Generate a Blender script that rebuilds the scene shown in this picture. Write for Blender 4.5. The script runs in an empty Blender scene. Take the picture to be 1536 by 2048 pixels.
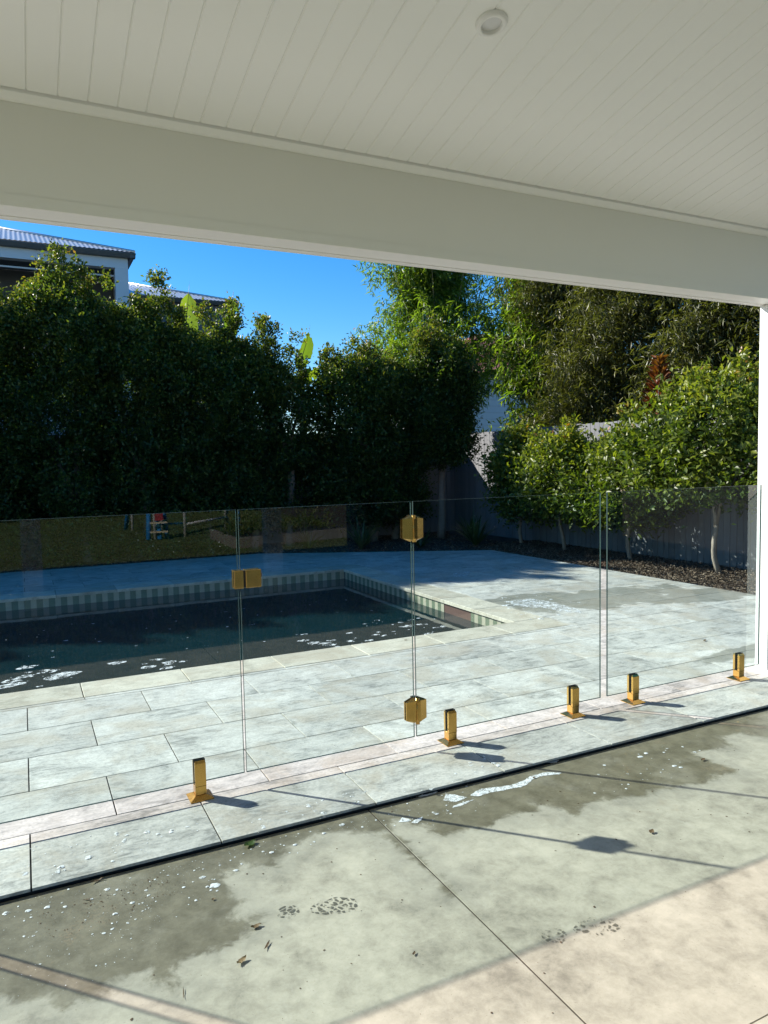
import bpy, math, random
import numpy as np
from mathutils import Vector, Matrix, Quaternion

# ------------------------------------------------------------------ camera, sky, sun, exposure
SC = bpy.context.scene
COL = SC.collection
EYE = 1.51
YAW, PITCH, ROLL, FPX = 0.459283486, -0.0677349454, 0.0201300936, 1456.767
def cam_axes():
    cy, sy, cp, sp = math.cos(YAW), math.sin(YAW), math.cos(PITCH), math.sin(PITCH)
    fwd = Vector((sy*cp, cy*cp, sp)); right = Vector((cy, -sy, 0)); down = fwd.cross(right)
    cr, sr = math.cos(ROLL), math.sin(ROLL)
    return cr*right + sr*down, -sr*right + cr*down, fwd
RIGHT, DOWN, FWD = cam_axes()
cam_data = bpy.data.cameras.new('camera')
cam = bpy.data.objects.new('camera', cam_data); COL.objects.link(cam)
cam_data.sensor_fit = 'HORIZONTAL'; cam_data.sensor_width = 36.0
cam_data.lens = 36.0*FPX/1536.0
cam_data.clip_start = 0.05; cam_data.clip_end = 800
m = Matrix.Identity(4)
for i in range(3):
    m[i][0] = RIGHT[i]; m[i][1] = -DOWN[i]; m[i][2] = -FWD[i]
m[2][3] = EYE
cam.matrix_world = m
SC.camera = cam

SUN_TRAVEL = Vector((1.077, -1.145, -1.0)).normalized()
SUN_EL = math.asin(-SUN_TRAVEL.z)
SUN_ROT = math.atan2(-SUN_TRAVEL.x, -SUN_TRAVEL.y)
world = bpy.data.worlds.new('World'); SC.world = world; world.use_nodes = True
wn = world.node_tree
sky = wn.nodes.new('ShaderNodeTexSky'); sky.sky_type = 'NISHITA'; sky.sun_disc = False
sky.sun_elevation = SUN_EL; sky.sun_rotation = SUN_ROT
sky.altitude = 0; sky.air_density = 0.9; sky.dust_density = 0.15; sky.ozone_density = 4.0
hs = wn.nodes.new('ShaderNodeHueSaturation'); hs.inputs['Saturation'].default_value = 1.34
wn.links.new(sky.outputs[0], hs.inputs['Color'])
wn.links.new(hs.outputs[0], wn.nodes['Background'].inputs[0])
wn.nodes['Background'].inputs[1].default_value = 0.088
sun_data = bpy.data.lights.new('sun', 'SUN'); sun_data.energy = 4.6; sun_data.angle = math.radians(0.53)
sun_data.color = (1.0, 0.95, 0.87)
sun = bpy.data.objects.new('sun', sun_data); COL.objects.link(sun)
sun.rotation_mode = 'QUATERNION'; sun.rotation_quaternion = SUN_TRAVEL.to_track_quat('-Z', 'Y')
sun.location = (-10, 12, 14)
SC.view_settings.view_transform = 'Standard'; SC.view_settings.look = 'None'
SC.view_settings.gamma = 1.0; SC.view_settings.exposure = 1.18
SC.view_settings.use_curve_mapping = False
try:
    SC.cycles.transparent_max_bounces = 16; SC.cycles.max_bounces = 10; SC.cycles.diffuse_bounces = 6
    SC.cycles.glossy_bounces = 5; SC.cycles.use_denoising = True
    SC.cycles.sample_clamp_indirect = 6.0; SC.cycles.caustics_reflective = False; SC.cycles.caustics_refractive = False
except Exception:
    pass

# ------------------------------------------------------------------ helpers
rng = np.random.default_rng(7)
def pray(x, y):
    a, b = (x-768)/FPX, (y-1024)/FPX
    return RIGHT*a + DOWN*b + FWD
def onz(x, y, z):                 # point of a level surface seen at photo pixel x, y
    d = pray(x, y); t = (z-EYE)/d.z
    return Vector((d.x*t, d.y*t, z))

def lk(o, parent=None):
    COL.objects.link(o)
    if parent is not None: o.parent = parent
    return o
def tag(o, label=None, cat=None, group=None, kind=None):
    if label: o['label'] = label
    if cat: o['category'] = cat
    if group: o['group'] = group
    if kind: o['kind'] = kind
    return o
def empty(name, loc=(0, 0, 0), label=None, cat=None, group=None, kind=None):
    o = bpy.data.objects.new(name, None); o.location = loc; o.empty_display_size = 0.1
    lk(o); return tag(o, label, cat, group, kind)

class MB:
    def __init__(s): s.v = []; s.f = []; s.mi = []; s.sm = []
    def add(s, vs, fs, mi=0, smooth=False):
        n = len(s.v); s.v += [tuple(p) for p in vs]
        for f in fs:
            s.f.append([i+n for i in f]); s.mi.append(mi); s.sm.append(smooth)
        return s
    def box(s, x0, x1, y0, y1, z0, z1, mi=0):
        vs = [(x0,y0,z0),(x1,y0,z0),(x1,y1,z0),(x0,y1,z0),(x0,y0,z1),(x1,y0,z1),(x1,y1,z1),(x0,y1,z1)]
        return s.add(vs, [(0,3,2,1),(4,5,6,7),(0,1,5,4),(1,2,6,5),(2,3,7,6),(3,0,4,7)], mi)
    def cbox(s, x0, x1, y0, y1, z0, z1, c=0.004, mi=0):       # box with chamfered vertical edges and top
        def ring(z, i):
            a = c
            return [(x0+i+a,y0+i,z),(x1-i-a,y0+i,z),(x1-i,y0+i+a,z),(x1-i,y1-i-a,z),(x1-i-a,y1-i,z),(x0+i+a,y1-i,z),(x0+i,y1-i-a,z),(x0+i,y0+i+a,z)]
        return s.rings([ring(z0, c), ring(z0+c, 0), ring(z1-c, 0), ring(z1, c)], mi)
    def rings(s, rs, mi=0, cap=True, smooth=False):
        n = len(rs[0]); vs = [p for r in rs for p in r]; fs = []
        for k in range(len(rs)-1):
            for i in range(n):
                j = (i+1) % n
                fs.append((k*n+i, k*n+j, (k+1)*n+j, (k+1)*n+i))
        s.add(vs, fs, mi, smooth)
        if cap:
            b = len(s.v)-len(vs)
            s.f.append([b+i for i in range(n)][::-1]); s.mi.append(mi); s.sm.append(False)
            s.f.append([b+(len(rs)-1)*n+i for i in range(n)]); s.mi.append(mi); s.sm.append(False)
        return s
    def prism(s, poly, z0, z1, inset=0.0, mi=0):
        cx = sum(p[0] for p in poly)/len(poly); cy = sum(p[1] for p in poly)/len(poly)
        def shr(p):
            dx, dy = p[0]-cx, p[1]-cy; 
            return (p[0]-math.copysign(min(inset, abs(dx)), dx), p[1]-math.copysign(min(inset, abs(dy)), dy))
        if inset > 0:
            rs = [[(x,y,z0) for x,y in poly], [(x,y,z1-inset) for x,y in poly], [(*shr(p), z1) for p in poly]]
        else:
            rs = [[(x,y,z0) for x,y in poly], [(x,y,z1) for x,y in poly]]
        return s.rings(rs, mi)
    def tube(s, pts, rad, n=8, mi=0, cap=True):
        pts = [Vector(p) for p in pts]
        if not hasattr(rad, '__len__'): rad = [rad]*len(pts)
        rs = []; up = Vector((0.13, 0.31, 0.94))
        for i, p in enumerate(pts):
            d = (pts[min(i+1, len(pts)-1)] - pts[max(i-1, 0)]).normalized()
            a = d.cross(up)
            if a.length < 0.05: a = d.cross(Vector((1, 0, 0)))
            a.normalize(); b = d.cross(a)
            rs.append([p + (a*math.cos(t) + b*math.sin(t))*rad[i] for t in [2*math.pi*k/n for k in range(n)]])
        return s.rings(rs, mi, cap, True)
    def mesh(s, name):
        me = bpy.data.meshes.new(name); me.from_pydata(s.v, [], s.f)
        me.polygons.foreach_set('material_index', s.mi); me.polygons.foreach_set('use_smooth', s.sm)
        me.update(); return me
    def build(s, name, mats, parent=None, loc=None):
        me = s.mesh(name)
        for mt in (mats if isinstance(mats, (list, tuple)) else [mats]): me.materials.append(mt)
        import bmesh
        bm = bmesh.new(); bm.from_mesh(me); bmesh.ops.recalc_face_normals(bm, faces=bm.faces); bm.to_mesh(me); bm.free()
        o = bpy.data.objects.new(name, me)
        if loc is not None: o.location = loc
        return lk(o, parent)
def dup(o, name=None, parent=None, loc=None):
    c = o.copy()
    if name: c.name = name
    COL.objects.link(c); c.parent = parent
    if loc is not None: c.location = loc
    return c

# ------------------------------------------------------------------ materials
def rgb(c): return (*c, 1.0) if len(c) == 3 else c
class NT:
    def __init__(s, name):
        s.m = bpy.data.materials.new(name); s.m.use_nodes = True
        s.t = s.m.node_tree; s.N = s.t.nodes; s.L = s.t.links
        s.b = s.N['Principled BSDF']; s.out = s.N['Material Output']
    def n(s, typ, **kw):
        nd = s.N.new(typ)
        for k, v in kw.items(): setattr(nd, k, v)
        return nd
    def set(s, sock, v):
        if hasattr(v, 'is_output') or isinstance(v, bpy.types.NodeSocket): s.L.new(v, sock)
        elif isinstance(v, (tuple, list)) and sock.type == 'RGBA': sock.default_value = rgb(tuple(v))
        else: sock.default_value = v
    def math(s, op, a, b=0.0, c=None, clamp=False):
        nd = s.n('ShaderNodeMath', operation=op, use_clamp=clamp)
        s.set(nd.inputs[0], a); s.set(nd.inputs[1], b)
        if c is not None: s.set(nd.inputs[2], c)
        return nd.outputs[0]
    def mix(s, f, a, b, mode='MIX'):
        nd = s.n('ShaderNodeMix', data_type='RGBA', blend_type=mode)
        s.set(nd.inputs[0], f); s.set(nd.inputs[6], a); s.set(nd.inputs[7], b)
        return nd.outputs[2]
    def pos(s): return s.n('ShaderNodeNewGeometry').outputs['Position']
    def mapv(s, v, scale=(1, 1, 1), loc=(0, 0, 0)):
        nd = s.n('ShaderNodeMapping'); s.L.new(v, nd.inputs[0]); nd.inputs['Scale'].default_value = scale
        if isinstance(loc, bpy.types.NodeSocket): s.L.new(loc, nd.inputs['Location'])
        else: nd.inputs['Location'].default_value = loc
        return nd.outputs[0]
    def noise(s, v, scale=5, detail=4, rough=0.55, dist=0.0):
        nd = s.n('ShaderNodeTexNoise'); s.L.new(v, nd.inputs['Vector'])
        nd.inputs['Scale'].default_value = scale; nd.inputs['Detail'].default_value = detail
        nd.inputs['Roughness'].default_value = rough; nd.inputs['Distortion'].default_value = dist
        return nd.outputs['Fac']
    def step(s, v, lo, hi):
        nd = s.n('ShaderNodeMapRange', interpolation_type='SMOOTHSTEP'); s.set(nd.inputs[0], v)
        nd.inputs[1].default_value = lo; nd.inputs[2].default_value = hi
        return nd.outputs[0]
    def ramp(s, f, stops):
        nd = s.n('ShaderNodeValToRGB'); e = nd.color_ramp.elements
        while len(e) < len(stops): e.new(0.5)
        for el, (p, c) in zip(e, stops): el.position = p; el.color = rgb(c)
        s.set(nd.inputs[0], f); return nd.outputs[0]
    def bump(s, h, strength=0.2, dist=0.01):
        nd = s.n('ShaderNodeBump'); nd.inputs['Strength'].default_value = strength; nd.inputs['Distance'].default_value = dist
        s.L.new(h, nd.inputs['Height']); s.L.new(nd.outputs[0], s.b.inputs['Normal'])
    def p(s, color=None, rough=None, metal=None, spec=None):
        if color is not None: s.set(s.b.inputs['Base Color'], color)
        if rough is not None: s.set(s.b.inputs['Roughness'], rough)
        if metal is not None: s.set(s.b.inputs['Metallic'], metal)
        if spec is not None: s.set(s.b.inputs['Specular IOR Level'], spec)
        return s
def simple(name, col, rough=0.6, metal=0.0, var=0.08, scale=8.0, spec=0.5, bump=0.0):
    t = NT(name); n = t.noise(t.pos(), scale, 5)
    c = t.mix(n, tuple(max(0, x*(1-var)) for x in col), tuple(min(1, x*(1+var)) for x in col))
    t.p(c, rough, metal, spec)
    if bump: t.bump(t.noise(t.pos(), scale*6, 4), bump, 0.004)
    return t.m

def stone_material(name, light, dark, warm, damp_spots=()):
    t = NT(name); P = t.pos()
    info = t.n('ShaderNodeObjectInfo').outputs['Random']
    off = t.n('ShaderNodeCombineXYZ'); r9 = t.math('MULTIPLY', info, 37.0)
    t.L.new(r9, off.inputs[0]); t.L.new(t.math('MULTIPLY', info, 91.0), off.inputs[1]); t.L.new(t.math('MULTIPLY', info, 53.0), off.inputs[2])
    v = t.mapv(P, (1, 1, 1), off.outputs[0])
    vs = t.mapv(P, (1.0, 3.2, 1.0), off.outputs[0])
    big = t.noise(v, 3.4, 8, 0.70, 0.8); streak = t.noise(vs, 7.0, 9, 0.74, 1.2); fine = t.noise(v, 70, 4, 0.6)
    f = t.math('ADD', t.math('MULTIPLY', big, 0.5), t.math('MULTIPLY', streak, 0.5))
    c = t.ramp(f, [(0.40, dark), (0.48, tuple(0.62*a+0.38*b for a, b in zip(light, dark))), (0.575, light)])
    w = t.step(t.noise(v, 2.4, 7, 0.68, 0.6), 0.46, 0.64)
    c = t.mix(t.math('MULTIPLY', w, 0.65), c, warm)
    tone = t.math('ADD', t.math('MULTIPLY', info, 0.22), 0.78)
    c = t.mix(1.0, c, t.ramp(tone, [(0.0, (0, 0, 0)), (1.0, (1, 1, 1))]), 'MULTIPLY')
    # pin holes and fine dirt
    pit = t.math('MULTIPLY', t.step(t.noise(v, 120, 3, 0.6), 0.66, 0.74), t.step(t.noise(v, 5, 3), 0.48, 0.62))
    c = t.mix(t.math('MULTIPLY', pit, 0.55), c, tuple(x*0.35 for x in dark))
    c = t.mix(t.math('MULTIPLY', t.step(fine, 0.42, 0.70), 0.30), c, tuple(x*0.6 for x in dark))
    wet = None
    nz = t.noise(P, 2.3, 5, 0.6)
    for (cx, cy, rx, ry) in damp_spots:
        sx = t.n('ShaderNodeSeparateXYZ'); t.L.new(P, sx.inputs[0])
        dx = t.math('DIVIDE', t.math('SUBTRACT', sx.outputs[0], cx), rx); dy = t.math('DIVIDE', t.math('SUBTRACT', sx.outputs[1], cy), ry)
        d = t.math('SQRT', t.math('ADD', t.math('MULTIPLY', dx, dx), t.math('MULTIPLY', dy, dy)))
        k = t.math('SUBTRACT', 1.0, t.step(t.math('ADD', d, t.math('MULTIPLY', t.math('SUBTRACT', nz, 0.5), 1.5)), 0.88, 1.0))
        wet = k if wet is None else t.math('MAXIMUM', wet, k)
    rough = 0.62
    if wet is not None:
        c = t.mix(t.math('MULTIPLY', wet, 0.62), c, (0.17, 0.165, 0.13), 'MIX')
        rough = t.math('SUBTRACT', 0.62, t.math('MULTIPLY', wet, 0.25))
    t.p(c, rough, 0.0, 0.4)
    h = t.math('SUBTRACT', t.math('ADD', t.math('MULTIPLY', streak, 0.6), t.math('MULTIPLY', fine, 0.4)), t.math('MULTIPLY', pit, 0.7))
    t.bump(h, 0.35, 0.006)
    return t.m

def concrete_material(name, always_wet=False):
    t = NT(name); P = t.pos()
    big = t.noise(P, 1.9, 8, 0.62, 0.25); mid = t.noise(P, 11, 9, 0.74, 0.2); fine = t.noise(P, 90, 4, 0.6)
    f = t.math('ADD', t.math('MULTIPLY', big, 0.42), t.math('MULTIPLY', mid, 0.58))
    dry = t.ramp(f, [(0.37, (0.225, 0.205, 0.16)), (0.44, (0.32, 0.293, 0.23)), (0.52, (0.405, 0.372, 0.294)), (0.62, (0.49, 0.45, 0.358))])
    tr = t.math('MULTIPLY', t.step(t.noise(t.mapv(P, (9, 2.5, 1)), 2.2, 7, 0.75, 0.3), 0.55, 0.75), 0.22)     # trowel marks
    dry = t.mix(tr, dry, (0.54, 0.52, 0.46))
    sp = t.step(t.noise(P, 130, 3, 0.6), 0.66, 0.74)
    dry = t.mix(t.math('MULTIPLY', sp, 0.5), dry, (0.10, 0.09, 0.07))
    rust = t.math('MULTIPLY', t.step(t.noise(P, 2.9, 4, 0.6, 0.6), 0.66, 0.80), 0.45)
    dry = t.mix(rust, dry, (0.30, 0.22, 0.13))
    wetc = t.ramp(mid, [(0.36, (0.115, 0.100, 0.062)), (0.64, (0.205, 0.182, 0.122))])
    sand = t.math('MULTIPLY', t.step(t.noise(P, 3.1, 3, 0.6, 0.3), 0.58, 0.72), t.step(fine, 0.48, 0.60))
    wetc = t.mix(t.math('MULTIPLY', sand, 0.65), wetc, (0.26, 0.19, 0.115))
    if always_wet:
        c = t.ramp(mid, [(0.3, (0.10, 0.096, 0.075)), (0.7, (0.16, 0.152, 0.122))]); t.p(c, 0.32, 0, 0.5)
    else:
        at = t.n('ShaderNodeAttribute', attribute_name='wet').outputs['Fac']
        nz = t.math('ADD', t.math('MULTIPLY', t.math('SUBTRACT', t.noise(P, 9, 6, 0.66, 0.6), 0.5), 0.20), t.math('MULTIPLY', t.math('SUBTRACT', t.noise(P, 46, 4, 0.6), 0.5), 0.05))
        w = t.math('MULTIPLY', t.step(t.math('ADD', at, nz), -0.020, 0.032), t.math('SUBTRACT', 1.0, t.math('MULTIPLY', t.step(t.noise(P, 4.2, 7, 0.7), 0.50, 0.68), 0.30)))
        halo = t.step(t.math('ADD', at, t.math('MULTIPLY', nz, 1.6)), -0.20, 0.03)
        dry2 = t.mix(t.math('MULTIPLY', halo, 0.42), dry, (0.24, 0.23, 0.19))
        c = t.mix(w, dry2, wetc)
        t.p(c, t.math('SUBTRACT', 0.6, t.math('MULTIPLY', w, t.math('ADD', 0.06, t.math('MULTIPLY', mid, 0.25)))), 0.0, 0.45)
    t.bump(t.math('ADD', t.math('MULTIPLY', mid, 0.6), t.math('MULTIPLY', fine, 0.4)), 0.22, 0.004)
    return t.m

M = {}
M['grit'] = simple('brown grit', (0.10, 0.065, 0.038), 0.9, var=0.5, scale=60)
M['paver'] = stone_material('paving stone', (0.65, 0.635, 0.585), (0.255, 0.255, 0.235), (0.46, 0.405, 0.325),
                            [(5.6, 5.95, 1.15, 0.45), (4.9, 6.35, 0.55, 0.28), (6.6, 5.5, 0.9, 0.35), (5.2, 3.7, 0.9, 0.16)])
M['coping'] = stone_material('coping stone', (0.64, 0.595, 0.49), (0.36, 0.335, 0.265), (0.46, 0.395, 0.30))
M['concrete'] = concrete_material('patio concrete')
M['wet'] = concrete_material('wet concrete', True)
M['grout'] = simple('grout', (0.05, 0.048, 0.042), 0.9, var=0.2)
M['joint'] = simple('joint filler', (0.06, 0.048, 0.036), 0.9, var=0.4, scale=40)
M['drain'] = simple('drain gap', (0.018, 0.018, 0.017), 0.7)
M['white'] = simple('white trim paint', (0.84, 0.835, 0.81), 0.45, var=0.015, scale=1.2)
M['ceil'] = simple('ceiling paint', (0.89, 0.89, 0.86), 0.5, var=0.012, scale=1.0)
M['beam'] = simple('beam paint', (0.80, 0.795, 0.735), 0.55, var=0.02, scale=1.4)
M['lens'] = simple('downlight lens', (0.66, 0.66, 0.66), 0.35, var=0.02)
M['steelroof'] = simple('zinc roof sheet', (0.50, 0.52, 0.54), 0.38, 0.55, 0.08, 2.0)
M['gutter'] = simple('grey gutter', (0.085, 0.09, 0.09), 0.45, 0.0, 0.1)
M['render'] = simple('pale house render', (0.70, 0.72, 0.74), 0.8, 0, 0.04, 1.5)
M['greywall'] = simple('charcoal house wall', (0.13, 0.145, 0.16), 0.8, 0, 0.08, 2)
M['brick'] = simple('red roof tile', (0.36, 0.12, 0.10), 0.8, 0, 0.2, 6)
M['housewhite'] = simple('white weatherboard', (0.66, 0.68, 0.70), 0.7, 0, 0.05, 2)
M['soil'] = simple('dark garden soil', (0.045, 0.036, 0.028), 0.95, 0, 0.4, 9, bump=0.6)
M['bark'] = simple('pale bark', (0.30, 0.25, 0.20), 0.9, 0, 0.35, 18, bump=0.6)
M['darkbark'] = simple('grey brown bark', (0.20, 0.165, 0.135), 0.9, 0, 0.35, 14, bump=0.6)
M['culm'] = simple('bamboo culm', (0.20, 0.17, 0.06), 0.5, 0, 0.3, 5)
M['rubber'] = simple('black rubber', (0.012, 0.012, 0.012), 0.6)
M['chrome'] = simple('polished steel', (0.75, 0.75, 0.75), 0.15, 1.0)
M['bluepaint'] = simple('blue paint', (0.03, 0.26, 0.66), 0.45)
M['galv'] = simple('galvanised tube', (0.58, 0.59, 0.58), 0.5, 0.0)
M['redplastic'] = simple('red plastic', (0.40, 0.04, 0.07), 0.4)
M['cream'] = simple('cream plastic', (0.65, 0.58, 0.42), 0.5)
M['timber'] = simple('weathered sleeper', (0.22, 0.20, 0.165), 0.9, 0, 0.25, 8, bump=0.5)
def foam_material(name, scale, lo, hi):
    t = NT(name); P = t.pos(); t.p((0.70, 0.72, 0.73), 0.5)
    a = t.step(t.math('ADD', t.math('MULTIPLY', t.noise(P, scale, 6, 0.65, 0.5), 0.6), t.math('MULTIPLY', t.noise(P, scale*5, 3, 0.6), 0.4)), lo, hi)
    t.L.new(a, t.b.inputs['Alpha']); return t.m
M['foam'] = foam_material('soap foam', 45, 0.34, 0.56)
M['film'] = foam_material('broken soap film', 22, 0.46, 0.56)
M['darkglass'] = simple('dark window glass', (0.012, 0.014, 0.016), 0.06, 0, 0.05, spec=0.6)
M['pooltile_green'] = simple('olive pool tile', (0.15, 0.185, 0.13), 0.22, 0, 0.30, 14)
M['pooltile_cream'] = simple('cream pool tile', (0.38, 0.365, 0.28), 0.25, 0, 0.18, 14)
M['poolshell'] = simple('pool shell', (0.06, 0.075, 0.075), 0.6)
M['skimmer'] = simple('skimmer throat', (0.10, 0.055, 0.045), 0.5)

t = NT('brushed gold'); P = t.pos()
g = t.noise(t.mapv(P, (1, 1, 0.08)), 260, 3, 0.6)
t.p(t.mix(g, (0.50, 0.29, 0.075), (0.60, 0.37, 0.11)), t.math('ADD', 0.16, t.math('MULTIPLY', t.noise(P, 30, 3), 0.16)), 1.0)
M['gold'] = t.m

t = NT('painted paling'); P = t.pos()
r = t.n('ShaderNodeObjectInfo').outputs['Random']
g = t.noise(t.mapv(P, (30, 30, 1.2)), 3.0, 5, 0.65)
c = t.ramp(t.math('ADD', t.math('MULTIPLY', g, 0.6), t.math('MULTIPLY', r, 0.4)), [(0.2, (0.14, 0.145, 0.155)), (0.8, (0.22, 0.225, 0.235))])
t.p(c, 0.85); t.bump(g, 0.4, 0.004); M['paling'] = t.m

def leaf_material(name, stops, rough=0.38, trans=0.28, spec=0.5):
    t = NT(name)
    a = t.n('ShaderNodeAttribute', attribute_name='tint').outputs['Fac']
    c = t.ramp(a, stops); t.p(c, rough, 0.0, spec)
    tr = t.n('ShaderNodeBsdfTranslucent')
    t.L.new(t.mix(1.0, c, (1.9, 2.1, 0.55), 'MULTIPLY'), tr.inputs[0])
    mx = t.n('ShaderNodeMixShader'); mx.inputs[0].default_value = trans
    t.L.new(t.b.outputs[0], mx.inputs[1]); t.L.new(tr.outputs[0], mx.inputs[2]); t.L.new(mx.outputs[0], t.out.inputs[0])
    return t.m
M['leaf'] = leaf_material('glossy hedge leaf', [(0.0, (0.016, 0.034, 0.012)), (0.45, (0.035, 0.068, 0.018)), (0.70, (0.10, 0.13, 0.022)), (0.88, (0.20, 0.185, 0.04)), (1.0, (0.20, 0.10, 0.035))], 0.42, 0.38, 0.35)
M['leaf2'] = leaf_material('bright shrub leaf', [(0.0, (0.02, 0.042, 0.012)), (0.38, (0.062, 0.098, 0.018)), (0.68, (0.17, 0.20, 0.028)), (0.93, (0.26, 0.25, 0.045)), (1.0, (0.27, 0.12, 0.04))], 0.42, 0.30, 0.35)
M['bamboo'] = leaf_material('bamboo leaf', [(0.0, (0.045, 0.085, 0.014)), (0.5, (0.11, 0.17, 0.024)), (1.0, (0.22, 0.26, 0.04))], 0.42, 0.45)
M['golden'] = leaf_material('olive bamboo leaf', [(0.0, (0.042, 0.052, 0.015)), (0.5, (0.092, 0.098, 0.028)), (1.0, (0.20, 0.19, 0.06))], 0.45, 0.25)
M['banana'] = leaf_material('banana leaf', [(0.0, (0.06, 0.11, 0.03)), (1.0, (0.15, 0.20, 0.03))], 0.35, 0.40)
M['strap'] = leaf_material('strap leaf', [(0.0, (0.02, 0.05, 0.015)), (1.0, (0.07, 0.11, 0.03))], 0.4, 0.2)
M['croton'] = leaf_material('red shrub leaf', [(0.0, (0.07, 0.012, 0.012)), (0.6, (0.13, 0.028, 0.014)), (1.0, (0.20, 0.10, 0.02))], 0.4, 0.2)
M['chip'] = leaf_material('bark mulch chip', [(0.0, (0.07, 0.048, 0.032)), (0.5, (0.16, 0.115, 0.08)), (1.0, (0.34, 0.27, 0.20))], 0.85, 0.0, 0.2)
M['deadleaf'] = leaf_material('dry leaf', [(0.0, (0.10, 0.06, 0.035)), (1.0, (0.26, 0.18, 0.10))], 0.7, 0.1, 0.3)
M['grass'] = leaf_material('grass blade', [(0.0, (0.055, 0.09, 0.02)), (0.6, (0.10, 0.14, 0.03)), (1.0, (0.19, 0.19, 0.07))], 0.55, 0.2)

t = NT('lawn soil'); t.p(t.ramp(t.noise(t.pos(), 1.3, 6, 0.65), [(0.35, (0.065, 0.095, 0.026)), (0.65, (0.12, 0.15, 0.042))]), 0.9); M['lawn'] = t.m

# fence glass: tinted body that lets light through, mirror-like film on the outer faces
def glass_material():
    t = NT('fence glass'); P = t.pos()
    tr = t.n('ShaderNodeBsdfTransparent'); tr.inputs[0].default_value = (0.908, 0.976, 0.966, 1)
    gl = t.n('ShaderNodeBsdfGlossy'); gl.inputs['Roughness'].default_value = 0.0
    fr = t.n('ShaderNodeFresnel'); fr.inputs[0].default_value = 1.52
    bf = t.n('ShaderNodeNewGeometry').outputs['Backfacing']
    f = t.math('MULTIPLY', t.math('MULTIPLY', fr.outputs[0], 1.75), t.math('SUBTRACT', 1.0, bf), clamp=True)
    mx = t.n('ShaderNodeMixShader'); t.L.new(f, mx.inputs[0]); t.L.new(tr.outputs[0], mx.inputs[1]); t.L.new(gl.outputs[0], mx.inputs[2])
    # dried water spots
    vo = t.n('ShaderNodeTexVoronoi', feature='F1'); t.L.new(P, vo.inputs['Vector']); vo.inputs['Scale'].default_value = 34
    sep = t.n('ShaderNodeSeparateColor'); t.L.new(vo.outputs['Color'], sep.inputs[0])
    spot = t.math('MULTIPLY', t.math('LESS_THAN', vo.outputs['Distance'], t.math('MULTIPLY', sep.outputs[0], 0.10)), t.step(t.noise(P, 2.3, 3), 0.52, 0.68))
    df = t.n('ShaderNodeBsdfDiffuse'); df.inputs[0].default_value = (0.8, 0.82, 0.82, 1)
    m2 = t.n('ShaderNodeMixShader'); t.L.new(t.math('MULTIPLY', spot, 0.6), m2.inputs[0]); t.L.new(mx.outputs[0], m2.inputs[1]); t.L.new(df.outputs[0], m2.inputs[2])
    t.L.new(m2.outputs[0], t.out.inputs[0])
    return t.m
M['glass'] = glass_material()
M['glassedge'] = simple('polished glass edge', (0.035, 0.06, 0.055), 0.25, 0, 0.1, 20, spec=0.5)

t = NT('pool water'); P = t.pos()
rip = t.math('ADD', t.noise(t.mapv(P, (1, 1.6, 1)), 2.2, 3, 0.5, 0.3), t.math('MULTIPLY', t.noise(P, 9, 2, 0.5), 0.12))
t.p(t.mix(t.noise(P, 0.8, 3), (0.003, 0.016, 0.021), (0.005, 0.022, 0.028)), 0.03, 0, 0.5); t.b.inputs['IOR'].default_value = 1.333
t.bump(rip, 0.05, 0.03); M['water'] = t.m

# ------------------------------------------------------------------ ground, slab, paving, pool
def struct(o): o['kind'] = 'structure'; return o
POOL_X1, POOL_Y0, POOL_Y1, POOL_X0 = 4.05, 5.49, 9.54, -4.6
g = MB()
g.add([(-300,12.2,-.075),(300,12.2,-.075),(300,400,-.075),(-300,400,-.075)], [(0,1,2,3)])
g.add([(7.3,-300,-.075),(300,-300,-.075),(300,12.2,-.075),(7.3,12.2,-.075)], [(0,1,2,3)])
g.add([(-300,-300,-.075),(-8,-300,-.075),(-8,12.2,-.075),(-300,12.2,-.075)], [(0,1,2,3)])
g.add([(-8,-300,-.095),(7.3,-300,-.095),(7.3,-30,-.095),(-8,-30,-.095)], [(0,1,2,3)])
struct(g.build('ground', M['soil']))

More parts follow.
